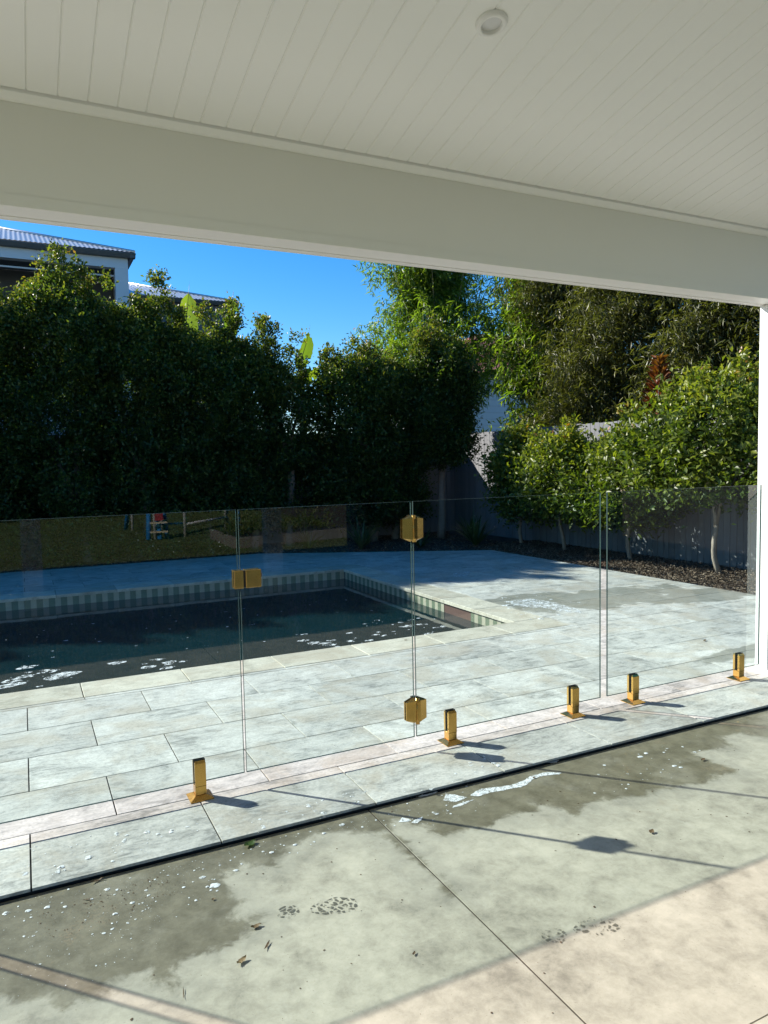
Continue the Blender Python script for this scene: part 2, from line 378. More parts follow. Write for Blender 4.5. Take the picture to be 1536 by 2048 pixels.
# patio slab: two cast sections with a sawn joint
slab = empty('patio_slab', kind='structure')
def sdf_poly(px, py, poly):
    p = np.array(poly); q = np.roll(p, -1, 0); best = np.full(px.shape, 1e9); inside = np.zeros(px.shape, bool)
    for (ax, ay), (bx, by) in zip(p, q):
        ex, ey = bx-ax, by-ay; wx, wy = px-ax, py-ay
        tt = np.clip((wx*ex+wy*ey)/(ex*ex+ey*ey+1e-12), 0, 1)
        best = np.minimum(best, (wx-ex*tt)**2+(wy-ey*tt)**2)
        c = ((ay <= py) & (by > py)) | ((by <= py) & (ay > py))
        with np.errstate(divide='ignore', invalid='ignore'):
            inside ^= c & (px < (bx-ax)*(py-ay)/(by-ay+1e-12)+ax)
    d = np.sqrt(best); return np.where(inside, d, -d)
WET = [
 [(-400,1860),(-10,1780),(400,1690),(770,1595),(768,1650),(715,1660),(650,1668),(590,1690),(550,1730),(480,1735),(450,1755),(465,1780),(485,1800),(470,1835),(525,1832),(524,1840),(490,1866),(470,1890),(410,1905),(370,1915),(350,1950),(368,1970),(350,1992),(320,1980),(305,1945),(262,1950),(230,1965),(240,1985),(210,1995),(150,1995),(125,2028),(90,1995),(30,2000),(-20,2006),(-300,2030)],
 [(700,1600),(1540,1400),(1700,1370),(1700,1460),(1536,1478),(1484,1467),(1446,1476),(1473,1497),(1424,1502),(1391,1505),(1402,1515),(1457,1536),(1473,1544),(1408,1568),(1299,1580),(1293,1592),(1217,1600),(1162,1616),(1149,1628),(1123,1616),(1100,1609),(1062,1606),(1086,1625),(1022,1631),(993,1648),(928,1658),(882,1671),(856,1667),(850,1648),(824,1652),(812,1640),(790,1640),(800,1660),(778,1672),(762,1661),(700,1667)],
 [(752,1640),(775,1650),(830,1705),(880,1750),(905,1790),(885,1775),(840,1735),(790,1690)],
]
WETW = [[onz(x, y, -0.022).to_2d()[:] for x, y in poly] for poly in WET]
def slab_section(x0, x1, y0, y1, res):
    nx, ny = max(2, int((x1-x0)/res)+1), max(2, int((y1-y0)/res)+1)
    xs = np.linspace(x0, x1, nx); ys = np.linspace(y0, y1, ny)
    gx, gy = np.meshgrid(xs, ys); gx = gx.ravel(); gy = gy.ravel()
    z = np.full(gx.shape, -0.022)
    v = np.stack([gx, gy, z], 1)
    i = (np.arange(ny-1)[:, None]*nx + np.arange(nx-1)[None, :]).ravel()
    f = np.stack([i, i+1, i+1+nx, i+nx], 1)
    n0 = len(v)
    skirt = np.array([[x0,y0,-.15],[x1,y0,-.15],[x1,y1,-.15],[x0,y1,-.15]])
    v = np.concatenate([v, skirt])
    c = [0, nx-1, nx*ny-1, nx*(ny-1)]
    sf = [[c[k], n0+k, n0+(k+1) % 4, c[(k+1) % 4]] for k in range(4)]
    me = bpy.data.meshes.new('slab_section'); me.from_pydata(v.tolist(), [], f.tolist()+sf); me.update()
    w = np.full(len(v), -1.0, np.float32)
    for poly in WETW: w[:n0] = np.maximum(w[:n0], sdf_poly(gx, gy, poly))
    me.attributes.new('wet', 'FLOAT', 'POINT').data.foreach_set('value', w)
    me.materials.append(M['concrete'])
    return lk(bpy.data.objects.new('slab_section', me), slab)
slab_section(-0.6, 1.2960, 1.25, 2.845, 0.0125)
slab_section(1.3040, 4.9, 1.25, 2.845, 0.0125)
slab_section(-6.0, -0.604, -3.4, 2.845, 0.1)
slab_section(-0.6, 1.2960, -3.4, 1.246, 0.05)
slab_section(1.3040, 7.2, -3.4, 1.246, 0.1)
slab_section(4.904, 7.2, 1.25, 2.845, 0.1)
MB().box(1.2961, 1.3039, -3.38, 2.843, -0.061, -0.0252).build('joint_filler', M['joint'], slab)
MB().box(-6, 7.2, -3.39, 2.8655, -0.16, -0.062).build('joint_bed', M['drain'], slab)

# paving: running bond stones
def clip(poly, a, b, c):             # keep a*x+b*y<=c
    out = []
    for i, p in enumerate(poly):
        q = poly[(i+1) % len(poly)]; dp = a*p[0]+b*p[1]-c; dq = a*q[0]+b*q[1]-c
        if dp <= 0: out.append(p)
        if dp*dq < 0:
            s = dp/(dp-dq); out.append((p[0]+(q[0]-p[0])*s, p[1]+(q[1]-p[1])*s))
    return out
paving = empty('pool_paving', kind='structure')
PL, PW, GAP = 0.692, 0.4465, 0.0062
def area(p): return abs(sum(p[i][0]*p[(i+1) % len(p)][1]-p[(i+1) % len(p)][0]*p[i][1] for i in range(len(p))))/2
diag_a, diag_b = (12.05-10.15)/1.0, (7.05-3.55)/1.0       # cut line from (3.55,12.05) to (7.05,10.15)
diag_c = diag_a*7.05 + diag_b*10.15
CW = 0.36                          # coping width
ROWS = 21; full = {}
for r in range(ROWS):
    y0 = 2.85 + r*PW; y1 = y0 + PW - GAP
    if y0 > 12.05: break
    xo = -0.0395 if r % 2 == 0 else 0.302
    k = -5
    while True:
        x0 = xo + k*PL; x1 = x0 + PL - GAP; k += 1
        if x0 > 7.05: break
        if x1 < -3.2: continue
        cells = [[(x0, y0), (x1, y0), (x1, y1), (x0, y1)]]
        px0, px1, py0, py1 = -99, POOL_X1+CW, POOL_Y0-CW, POOL_Y1+CW
        res = []
        for c in cells:
            c = clip(c, 1, 0, 7.05); c = clip(c, 0, 1, 12.05) if c else c
            c = clip(c, diag_a, diag_b, diag_c) if c else c
            if not c: continue
            a_ = clip(c, 0, 1, py0-GAP)                       # before the pool
            b_ = clip(clip(c, 0, -1, -py0), 0, 1, py1) if c else []
            b_ = clip(b_, -1, 0, -(px1+GAP)) if b_ else []      # beside the pool
            d_ = clip(c, 0, -1, -(py1+GAP))                   # behind the pool
            if a_ and b_ and area(b_) > 0.002 and x0 >= px1: res.append(c)
            elif d_ and b_ and area(b_) > 0.002 and x0 >= px1: res.append(c)
            else: res += [q for q in (a_, b_, d_) if q]
        for q in res:
            if len(q) < 3 or area(q) < 0.004: continue
            zt = random.Random(r*91+k).uniform(-0.0006, 0.0006)
            MB().prism(q, -0.011, zt, 0.0008).build('paver', M['paver'], paving)
gb = MB()
gb.prism([(-6,2.872),(7.04,2.872),(7.04,POOL_Y0-0.05),(-6,POOL_Y0-0.05)], -0.2, -0.0075)
gb.prism([(POOL_X1+0.05,POOL_Y0-0.05),(7.04,POOL_Y0-0.05),(7.04,POOL_Y1+0.05),(POOL_X1+0.05,POOL_Y1+0.05)], -0.2, -0.0078)
gb.prism([(-6,POOL_Y1+0.05),(7.04,POOL_Y1+0.05),(7.04,10.14),(3.54,12.04),(-6,12.04)], -0.2, -0.0075)
gb.build('grout_bed', M['grout'], paving)
MB().box(-6, 7.04, 2.866, 2.8715, -0.15, -0.0115).build('gap_shade_strip', M['drain'], paving)  # black strip under the paver edge: shade of the gap put in as colour

# pool
pool = empty('swimming_pool', kind='structure')
def cop(poly): MB().prism(poly, -0.034, 0.0012, 0.0025).build('coping_stone', M['coping'], pool)
x = 0.298 - 0.695*7
while x < POOL_X1 + CW - 0.05:
    x1 = min(x+0.695-GAP, POOL_X1+CW) if x+0.695 < POOL_X1+CW-0.15 else POOL_X1+CW
    cop([(x, POOL_Y0-CW), (x1, POOL_Y0-CW), (x1, POOL_Y0), (x, POOL_Y0)])
    cop([(x, POOL_Y1), (x1, POOL_Y1), (x1, POOL_Y1+CW), (x, POOL_Y1+CW)])
    x = x1 + GAP
    if x1 >= POOL_X1+CW: break
y = POOL_Y0 + GAP
while y < POOL_Y1 - 0.05:
    y1 = min(y+0.675-GAP, POOL_Y1-GAP)
    cop([(POOL_X1, y), (POOL_X1+CW, y), (POOL_X1+CW, y1), (POOL_X1, y1)]); y = y1 + GAP
WX1, WY0, WY1 = POOL_X1+0.022, POOL_Y0-0.022, POOL_Y1+0.022
sh = MB()
sh.box(POOL_X0-0.2, WX1+0.01, WY1+0.008, WY1+0.15, -1.5, -0.036); sh.box(WX1+0.008, WX1+0.15, WY0, WY1+0.008, -1.5, -0.036)
sh.box(POOL_X0-0.2, WX1+0.15, WY0-0.15, WY0-0.001, -1.5, -0.036); sh.box(POOL_X0-0.2, POOL_X0, WY0, WY1+0.008, -1.5, -0.0)
sh.box(POOL_X0-0.2, WX1+0.15, WY0-0.15, WY1+0.15, -1.6, -1.501)
sh.build('pool_shell', M['poolshell'], pool)
TW = 0.0665
tile_far = MB().box(0, TW-0.0025, WY1, WY1+0.0075, -0.33, -0.0365).mesh('tile')
tile_side = MB().box(WX1, WX1+0.0075, 0, TW-0.0025, -0.33, -0.0365).mesh('tile')
def tile(me, mat, loc):
    o = bpy.data.objects.new('waterline_tile', me); lk(o, pool); o.location = loc
    if not len(me.materials): me.materials.append(None)
    o.material_slots[0].link = 'OBJECT'; o.material_slots[0].material = mat
for i in range(96): tile(tile_far, M['pooltile_green' if i % 2 else 'pooltile_cream'], (WX1 - (i+1)*TW, 0, 0))
for i in range(61):
    yy = WY0 + i*TW
    if yy+TW > 6.325 and yy < 6.775: continue
    tile(tile_side, M['pooltile_green' if i % 2 else 'pooltile_cream'], (0, yy, 0))
sk = MB(); sk.box(WX1+0.001, WX1+0.0075, 6.27, 6.80, -0.33, -0.19); sk.build('skimmer_sill', M['pooltile_cream'], pool)
sk = MB(); sk.box(WX1+0.004, WX1+0.0072, 6.27, 6.80, -0.188, -0.0365); sk.build('skimmer', M['skimmer'], pool)
water = MB(); water.add([(POOL_X0, WY0, -0.14), (WX1+0.002, WY0, -0.14), (WX1+0.002, WY1+0.002, -0.14), (POOL_X0, WY1+0.002, -0.14)], [(0, 1, 2, 3)])
struct(water.build('pool_water', M['water']))

# garden beds
bed = MB()
bed.prism([(7.056, 2.0), (8.75, 2.0), (8.75, 13.95), (-8, 13.95), (-8, 12.056), (3.556, 12.056), (7.056, 10.156)], -0.07, -0.028)
struct(bed.build('garden_bed', M['soil']))

# lawn on the far side of the patio, seen mirrored in the fence glass
lawn = MB(); lawn.prism([(-8, -30), (7.29, -30), (7.29, -3.42), (-8, -3.42)], -0.2, -0.07)
struct(lawn.build('lawn', M['lawn']))

# ------------------------------------------------------------------ patio roof
ceiling = empty('ceiling', kind='structure')
SL = math.tan(math.radians(12.33)); CY0 = 3.115; CZ0 = 2.928
RIDGE = 0.1
def cz(y): return CZ0 + (CY0-y)*SL
BW = 0.1080
b = MB()
prof = [(0.0, 0.0045), (0.0045, 0.0), (BW-0.0045, 0.0), (BW-0.0006, 0.0045), (BW-0.0006, 0.014), (0.0, 0.014)]
b.rings([[(px_, CY0, cz(CY0)+pz_) for px_, pz_ in prof], [(px_, RIDGE, cz(RIDGE)+pz_) for px_, pz_ in prof]])
board_me = b.mesh('board'); board_me.materials.append(M['ceil'])
xb = 0.082 - BW*54
nb = 0
while xb < 6.6:
    o = bpy.data.objects.new('ceiling_board', board_me); lk(o, ceiling); o.location = (xb, 0, 0); xb += BW; nb += 1
xl = 0.082 - BW*54
rear = MB()
rear.add([(xl, RIDGE, cz(RIDGE)), (xb, RIDGE, cz(RIDGE)), (xb, -2.42, cz(RIDGE)-2.52*SL), (xl, -2.42, cz(RIDGE)-2.52*SL)], [(0, 1, 2, 3)])
rear.build('rear_lining', M['ceil'], ceiling)
rf = MB()
x0, x1 = xl-0.15, xb+0.15
rf.rings([[(x0, 3.36, cz(3.36)+0.13), (x0, RIDGE, cz(RIDGE)+0.13), (x0, -2.6, cz(RIDGE)-2.7*SL+0.13), (x0, -2.6, cz(RIDGE)-2.7*SL+0.09), (x0, RIDGE, cz(RIDGE)+0.08), (x0, 3.36, cz(3.36)+0.09)],
          [(x1, 3.36, cz(3.36)+0.13), (x1, RIDGE, cz(RIDGE)+0.13), (x1, -2.6, cz(RIDGE)-2.7*SL+0.13), (x1, -2.6, cz(RIDGE)-2.7*SL+0.09), (x1, RIDGE, cz(RIDGE)+0.08), (x1, 3.36, cz(3.36)+0.09)]])
struct(rf.build('patio_roof', M['steelroof']))
BZ = 2.518
beam = empty('patio_beam', (0, 3.26, BZ), 'long off-white boxed beam spanning the open side of the patio', 'beam')
def bpart(mb, name, mat):
    o = mb.build(name, mat); o.parent = beam; o.location = (-0, -3.26, -BZ); return o
mb = MB(); mb.box(xl, xb, 3.183, 3.345, BZ+0.002, 3.0); bpart(mb, 'core', M['beam'])
mb = MB(); mb.box(xl, xb, 3.177, 3.1828, BZ+0.042, 2.93); bpart(mb, 'lining_board', M['beam'])
mb = MB(); mb.box(xl, xb, 3.174, 3.1829, BZ-0.003, BZ+0.041); bpart(mb, 'edge_strip', M['beam'])
mb = MB(); mb.box(xl, xb, 3.1832, 3.305, BZ-0.001, BZ+0.0018); mb.box(xl, xb, 3.312, 3.345, BZ-0.003, BZ+0.0017); bpart(mb, 'soffit_strip', M['white'])
mb = MB(); mb.box(xl, xb, 3.3452, 3.358, BZ-0.004, 3.0); bpart(mb, 'fascia', M['white'])
mb = MB(); tz = 2.902
mb.rings([[(xx, 3.176, tz), (xx, 3.158, tz), (xx, 3.128, tz+0.018), (xx, 3.124, tz+0.0345), (xx, 3.176, tz+0.0345)] for xx in (xl, xb)]); bpart(mb, 'cornice', M['ceil'])

def post(loc, h, label, group):
    o = empty('patio_post', loc, label, 'post', group)
    mb = MB(); mb.cbox(-0.1, 0.1, -0.1, 0.1, 0.0, h, 0.004); mb.build('shaft', M['white'], o)
    return o
p1 = post((4.622, 3.248, -0.032), BZ+0.03, 'white square patio post at the end of the glass fence', 'patio posts')
post((-5.4, 3.248, -0.032), BZ+0.03, 'white square patio post at the end of the beam away from the fence', 'patio posts')
rz = cz(RIDGE)-2.4*SL
post((2.80, -2.3, -0.032), rz-0.17, 'white rear patio post mirrored in the gate glass', 'patio posts')
post((0.05, -2.3, -0.032), rz-0.17, 'white rear patio post mirrored in the wide left glass panel', 'patio posts')
rb = MB(); rb.box(xl, xb, -2.4, -2.22, rz-0.2, rz+0.02)
tag(rb.build('rear_beam', M['white']), 'white beam along the rear edge of the patio roof', 'beam')

dl = empty('downlight', (1.615, 2.299, cz(2.299)-0.0005), 'round white recessed downlight in the boarded ceiling', 'downlight')
dl.rotation_euler = (-math.radians(12.33), 0, 0)
def ringz(r, z, n=40): return [(r*math.cos(2*math.pi*i/n), r*math.sin(2*math.pi*i/n), z) for i in range(n)]
mb = MB(); mb.rings([ringz(0.060, 0.001), ringz(0.060, -0.004), ringz(0.057, -0.010), ringz(0.050, -0.015), ringz(0.043, -0.0155), ringz(0.039, -0.013), ringz(0.0375, -0.001)], 0, False, True); mb.build('trim_ring', M['white'], dl)
mb = MB(); mb.rings([ringz(0.0375, -0.0012), ringz(0.0375, -0.0007)]); mb.build('lens', M['lens'], dl)

# ------------------------------------------------------------------ glass fence
FY, GT = 3.29, 0.006
GB, GTOP = 0.0705, 1.3085
def glass_pane(parent, x0, x1, z0=GB, z1=GTOP):
    mb = MB(); c = 0.0012
    vs = []
    for (yy, i) in ((-GT, c), (-GT+c, 0), (GT-c, 0), (GT, c)):
        vs.append([(x0+i, yy, z0+i), (x1-i, yy, z0+i), (x1-i, yy, z1-i), (x0+i, yy, z1-i)])
    n = 4
    flat = [p for r in vs for p in r]; mb.add(flat, [(0, 1, 2, 3)], 0); mb.f.append([12, 15, 14, 13]); mb.mi.append(0); mb.sm.append(False)
    for k in range(3):
        for i in range(4):
            j = (i+1) % 4; mb.f.append([k*4+i, (k+1)*4+i, (k+1)*4+j, k*4+j]); mb.mi.append(1); mb.sm.append(False)
    return mb.build('glass_pane', [M['glass'], M['glassedge']], parent)
def spigot(parent, x):
    mb = MB(); s0, s1 = 0.0525, 0.0265
    mb.rings([[(x-s0,-s0,0.0006),(x+s0,-s0,0.0006),(x+s0,s0,0.0006),(x-s0,s0,0.0006)], [(x-s0,-s0,0.004),(x+s0,-s0,0.004),(x+s0,s0,0.004),(x-s0,s0,0.004)],
              [(x-s1,-s1,0.019),(x+s1,-s1,0.019),(x+s1,s1,0.019),(x-s1,s1,0.019)]])
    base = mb.build('base_cover', M['gold'])
    sp = MB(); sp.cbox(x-0.025, x+0.025, -0.025, 0.025, 0.0195, 0.062, 0.002)
    # two jaws with chamfered heads
    for sgn in (-1, 1):
        ya, yb = sgn*0.0095, sgn*0.025
        sp.rings([[(x-0.025, ya, 0.058), (x+0.025, ya, 0.058), (x+0.025, yb, 0.058), (x-0.025, yb, 0.058)],
                  [(x-0.025, ya, 0.165), (x+0.025, ya, 0.165), (x+0.025, yb, 0.165), (x-0.025, yb, 0.165)],
                  [(x-0.022, ya, 0.176), (x+0.022, ya, 0.176), (x+0.022, sgn*0.0175, 0.176), (x-0.022, sgn*0.0175, 0.176)]])
    root = sp.build('spigot', M['gold'], parent)
    base.parent = root
    rb_ = MB()
    for sgn in (-1, 1):
        a_, b_ = sorted((sgn*0.0064, sgn*0.0093)); rb_.box(x-0.0262, x+0.0262, a_, b_, 0.066, 0.179)
    r = rb_.build('rubber_liner', M['rubber']); r.parent = root
    return root
def panel(name, x0, x1, spx, label, cat):
    o = empty(name, (0, FY, 0), label, cat, 'glass fence panels')
    glass_pane(o, x0, x1)
    for x in spx: spigot(o, x)
    return o
panel('glass_fence_panel', -2.62, -0.914, (-2.3, -1.25), 'frameless glass fence panel beyond the open gap, past the wide latch panel', 'glass panel')
left = panel('glass_fence_panel', -0.850, 0.868, (-0.62, 0.659), 'wide frameless glass fence panel carrying the latch keeper beside the gate', 'glass panel')
mid = panel('glass_fence_panel', 1.791, 3.056, (2.0, 2.846), 'frameless glass fence panel between the hinged gate and the wide gap', 'glass panel')
right = panel('glass_fence_panel', 3.108, 4.484, (3.322, 4.282), 'frameless glass fence panel ending at the white patio post', 'glass panel')
gate = empty('glass_gate', (0, FY, 0), 'frameless glass gate with gold hinges and a gold latch', 'gate')
glass_pane(gate, 0.878, 1.779)
def hinge(parent, x, z):
    # wedge shaped leaves meeting at a knuckle, on both sides of the glass
    h = None
    for side in (-1, 1):
        for sx in (-1, 1):
            mb = MB(); s = side
            o_, i_ = sx*0.060, sx*0.0125
            pts_o = [(o_, s*0.0066, -0.049), (o_, s*0.0066, 0.049), (o_, s*0.013, 0.049), (o_, s*0.013, -0.049)]
            pts_i = [(i_, s*0.0066, -0.070), (i_, s*0.0066, 0.070), (i_, s*0.034, 0.056), (i_, s*0.034, -0.056)]
            mb.rings([[(x+a, b_, z+c_) for a, b_, c_ in pts_o], [(x+a, b_, z+c_) for a, b_, c_ in pts_i]])
            lf = mb.build('hinge_leaf', M['gold'])
            if h is None:
                h = MB(); h.rings([[(x+0.0118*math.cos(t_), side*0.024+0.0118*math.sin(t_), z+zz) for t_ in [k*math.pi/6 for k in range(12)]] for zz in (-0.069, 0.069)], 0, True, True)
                h = h.build('hinge', M['gold'], parent)
            lf.parent = h
            if sx == 1 and side == -1:
                kb = MB(); kb.box(x-0.0055, x+0.0125, -0.0375, -0.030, z-0.052, z+0.052); k_ = kb.build('knuckle_cover', M['gold']); k_.parent = h
    kb = MB(); kb.box(x-0.0125, x+0.0125, -0.0068, 0.030, z-0.066, z+0.066); k_ = kb.build('hinge_core', M['rubber']); k_.parent = h
hinge(gate, 1.785, 1.170)
hinge(gate, 1.787, 0.215)
mb = MB()
for side in (-1, 1):
    a_, b_ = sorted((side*0.0066, side*0.026)); mb.cbox(0.899, 0.972, a_, b_, 0.946, 1.029, 0.002)
lt = mb.build('latch', M['gold'], gate)
mb = MB(); mb.tube([(0.972, -0.012, 0.999), (0.9765, -0.012, 0.999)], 0.010, 14); k = mb.build('release_button', M['rubber']); k.parent = lt
mb = MB(); mb.tube([(0.9767, -0.012, 1.001), (0.9795, -0.012, 1.001)], 0.005, 12); k = mb.build('button_cap', M['chrome']); k.parent = lt
mb = MB(); mb.tube([(0.953, -0.0262, 0.990), (0.953, -0.0272, 0.990)], 0.006, 16); k = mb.build('lock_cylinder', M['gold']); k.parent = lt
mb = MB()
for side in (-1, 1):
    a_, b_ = sorted((side*0.0066, side*0.026)); mb.cbox(0.845, 0.889, a_, b_, 0.946, 1.029, 0.002)
kp = mb.build('latch_keeper', M['gold'], left)
mb = MB(); mb.box(0.889, 0.8985, -0.018, 0.018, 0.95, 1.025); k = mb.build('latch_bolt', M['rubber']); k.parent = lt

# ------------------------------------------------------------------ boundary fences
def paling_mesh(w, h):
    return MB().box(0, w-0.007, 0, 0.016, 0, h).mesh('paling')
def fence_run(name, origin, rot, n, w, h, label):
    o = empty(name, origin, label, 'fence'); o.rotation_euler = (0, 0, rot)
    me = paling_mesh(w, h); me.materials.append(M['paling']); R_ = random.Random(name+label)
    for i in range(n):
        c = bpy.data.objects.new('paling', me); lk(c, o); c.location = (i*w, R_.uniform(-0.004, 0.003), R_.uniform(-0.008, 0.008))
    MB().box(0, n*w, 0.0195, 0.0205, 0.02, h-0.05).build('dark_gap_sheet', M['gutter'], o)  # added dark sheet: closes light slits and draws the paling gaps dark
    for z in (0.25, h*0.55, h-0.3):
        MB().box(0, n*w, 0.021, 0.062, z-0.035, z+0.035).build('rail', M['paling'], o)
    for i in range(0, int(n*w/2.4)+1):
        MB().box(i*2.4, i*2.4+0.09, 0.064, 0.15, 0, h-0.1).build('fence_post', M['paling'], o)
    return o
fence_run('paling_fence', (8.6, 13.797, -0.03), -math.pi/2, 95, 0.105, 2.13, 'grey timber paling fence behind the small trees in the mulch bed')
fence_run('paling_fence', (-8.0, 13.8, -0.03), 0, 159, 0.105, 2.13, 'dark shaded timber paling fence behind the tall back hedge')

# ------------------------------------------------------------------ foliage tools
def unit(a): return a/np.maximum(np.linalg.norm(a, axis=1, keepdims=True), 1e-9)
def leaf_mesh(name, pos, d, nrm, ln, wd, tint, mat, fold=0.25, bend=0.0):
    """one folded leaf (two or four triangles) per row"""
    d = unit(d); side = unit(np.cross(d, nrm)); up = np.cross(side, d)
    N = len(pos); ln = ln[:, None]; wd = wd[:, None]
    mid = pos + d*ln*0.45 + up*ln*0.04
    tip = pos + d*ln - up*ln*bend
    l = mid + side*wd*0.5 + up*wd*fold; r = mid - side*wd*0.5 + up*wd*fold
    v = np.stack([pos, r, tip, l], 1).reshape(-1, 3).astype(np.float32)
    b = (np.arange(N)*4)[:, None]
    tri = np.concatenate([b+np.array([[0, 1, 2]]), b+np.array([[0, 2, 3]])], 1).reshape(-1).astype(np.int32)
    me = bpy.data.meshes.new(name)
    me.vertices.add(4*N); me.vertices.foreach_set('co', v.ravel())
    me.loops.add(len(tri)); me.loops.foreach_set('vertex_index', tri)
    me.polygons.add(2*N); me.polygons.foreach_set('loop_start', np.arange(0, 6*N, 3, dtype=np.int32)); me.polygons.foreach_set('loop_total', np.full(2*N, 3, np.int32))
    me.update(calc_edges=True)
    me.attributes.new('tint', 'FLOAT', 'POINT').data.foreach_set('value', np.repeat(np.clip(tint, 0, 1), 4).astype(np.float32))
    me.materials.append(mat)
    return me
def rnd_dir(r, n): return unit(r.normal(size=(n, 3)))

def lilly_crown(seed, z0, z1, rad, spires, nclump, per, leaf=0.05, mat='leaf', low=0.7, squash=1.0, core=0.55, topfade=1.0, dome=0.62):
    """dense crown: leafy clumps over a lumpy envelope, thin upright shoots on top; local origin at trunk foot"""
    r = np.random.default_rng(seed)
    t = r.random(nclump)**0.9; z = z0 + (z1-z0)*t
    prof = np.where(t < 0.18, low+(1-low)*t/0.18, 1.0)*np.sqrt(np.clip(1-np.clip((t-dome)/(1.02-dome), 0, 1)**2, 0.04, 1))
    th = r.random(nclump)*2*math.pi
    lump = 1+0.18*np.sin(3*th+z*2.3+seed)+0.15*np.sin(5*th-z*3.1+seed*2)+0.10*np.sin(2*th+z*5.7+seed*3)
    rr = rad*prof*lump*(core+(1-core)*np.sqrt(r.random(nclump)))
    C = np.stack([rr*np.cos(th), rr*np.sin(th)*squash, z], 1)
    tipness = np.clip((t-0.55)/0.45, 0, 1)*topfade  # tops tinted yellower: new growth, plus sunlit glow put into the colour
    ax = unit(np.stack([np.cos(th)*prof, np.sin(th)*prof, 0.35+0.9*t], 1)+r.normal(size=(nclump, 3))*0.25)
    n = nclump*per; ci = np.repeat(np.arange(nclump), per)
    u = r.random(n)                                    # along the twig of the clump
    L = r.uniform(0.22, 0.42, nclump)[ci]*(leaf/0.05)**0.4
    pos = C[ci] + ax[ci]*(u-0.5)[:, None]*L[:, None] + r.normal(size=(n, 3))*(0.062*(leaf/0.05)**0.5)
    d = unit(ax[ci]*0.7+rnd_dir(r, n)*1.0); nr = unit(np.array([0, 0, 0.7])+rnd_dir(r, n)*0.8+ax[ci]*0.4)
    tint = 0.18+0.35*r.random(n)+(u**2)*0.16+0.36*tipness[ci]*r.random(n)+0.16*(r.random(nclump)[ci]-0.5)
    P_, D_, N_, T_ = [pos], [d], [nr], [tint]
    for (sx, sy, zb, zt, w) in spires:
        w = w*r.uniform(0.75, 1.35); kc = max(6, int((zt-zb)/0.048)); hh = np.sort(r.random(kc)**0.9)
        ph = r.random(kc)*2*math.pi; q = w*(1-0.62*hh**1.5)*np.sqrt(r.random(kc))*(0.7+0.6*r.random(kc))
        lean = r.normal(size=2)*0.10
        cc = np.stack([sx+lean[0]*hh+q*np.cos(ph), sy+lean[1]*hh+q*np.sin(ph), zb+(zt-zb)*hh], 1)
        pl = 40; sc = np.repeat(np.arange(kc), pl); m_ = len(sc); uu = r.random(m_)
        dv = unit(np.stack([np.cos(ph)*0.7, np.sin(ph)*0.7, np.full(kc, 1.0)], 1)+r.normal(size=(kc, 3))*0.3)
        P_.append(cc[sc]+dv[sc]*((uu-0.4)*0.20)[:, None]+r.normal(size=(m_, 3))*0.042)
        D_.append(unit(dv[sc]*0.8+rnd_dir(r, m_))); N_.append(unit(rnd_dir(r, m_)+np.array([0, 0, 0.6])))
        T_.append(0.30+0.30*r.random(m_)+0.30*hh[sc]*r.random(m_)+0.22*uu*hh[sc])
    pos = np.concatenate(P_); n = len(pos)
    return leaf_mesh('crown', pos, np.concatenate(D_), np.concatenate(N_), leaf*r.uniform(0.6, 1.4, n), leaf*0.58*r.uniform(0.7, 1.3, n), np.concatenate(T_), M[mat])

def limb_tubes(mb, r, base, top, r0, r1, wob=0.05, n=6):
    pts = []; base = Vector(base); top = Vector(top); wx, wy = r.normal()*wob, r.normal()*wob
    for i in range(n+1):
        f = i/n; p = base.lerp(top, f)
        p += Vector((wx*math.sin(f*math.pi), wy*math.sin(f*math.pi*1.6), 0))
        pts.append(p)
    mb.tube(pts, [r0+(r1-r0)*i/n for i in range(n+1)], 7); return pts

def tree(name, loc, crown, stems, mat, label, group, cat='tree'):
    o = empty(name, loc, label, cat, group)
    c = bpy.data.objects.new('crown', crown); lk(c, o)
    r = np.random.default_rng(int(abs(loc[0]*97+loc[1]*13)))
    mb = MB()
    for (a, b_, r0, r1) in stems: limb_tubes(mb, r, a, b_, r0, r1)
    mb.build('trunk', mat, o); return o

# back hedge: a row of tall clipped trees, each its own
HY = 12.95
HEDGE = [  # x, y, body top, radius, spires (dx, top), clumps, label
 (-0.75, HY, 4.35, 0.80, [(-0.3, 4.75), (0.25, 4.7)], 330, 'dense dark hedge tree next to the tallest one, on the side away from the bamboo'),
 (0.62, HY, 4.45, 0.78, [(-0.20, 4.88), (0.09, 5.12), (0.42, 4.86), (-0.45, 4.5)], 420, 'tallest hedge tree, with upright golden shoots in front of the balcony house'),
 (1.78, HY, 4.22, 0.72, [(-0.34, 4.78), (0.44, 4.86), (0.1, 4.45)], 380, 'hedge tree with two thin shoots beside the balcony house corner'),
 (2.88, HY-0.05, 3.86, 0.70, [(0.10, 4.40), (-0.42, 4.35), (0.5, 4.52)], 360, 'hedge tree with a bright banana leaf rising behind it'),
 (3.72, HY, 3.78, 0.52, [(-0.25, 4.48), (0.1, 4.25)], 240, 'narrow hedge tree in front of the low corrugated roof'),
 (4.42, HY, 3.25, 0.46, [(-0.22, 4.08), (0.24, 4.00)], 85, 'thin open-topped hedge tree with sky showing through it'),
 (5.72, HY-0.15, 3.62, 0.78, [(0.0, 3.92), (0.35, 3.85), (-0.5, 3.6)], 390, 'rounded hedge tree with a bare curved limb, beside the banana leaf'),
 (6.62, HY-0.05, 3.45, 0.58, [(0.1, 3.8), (-0.25, 3.65)], 250, 'lower hedge tree in front of the tall green bamboo'),
 (7.45, HY-0.45, 3.95, 0.56, [(0.05, 4.42), (-0.22, 4.2), (0.3, 4.1)], 360, 'dome-topped hedge tree nearest the corner of the timber fences'),
]
proto = None
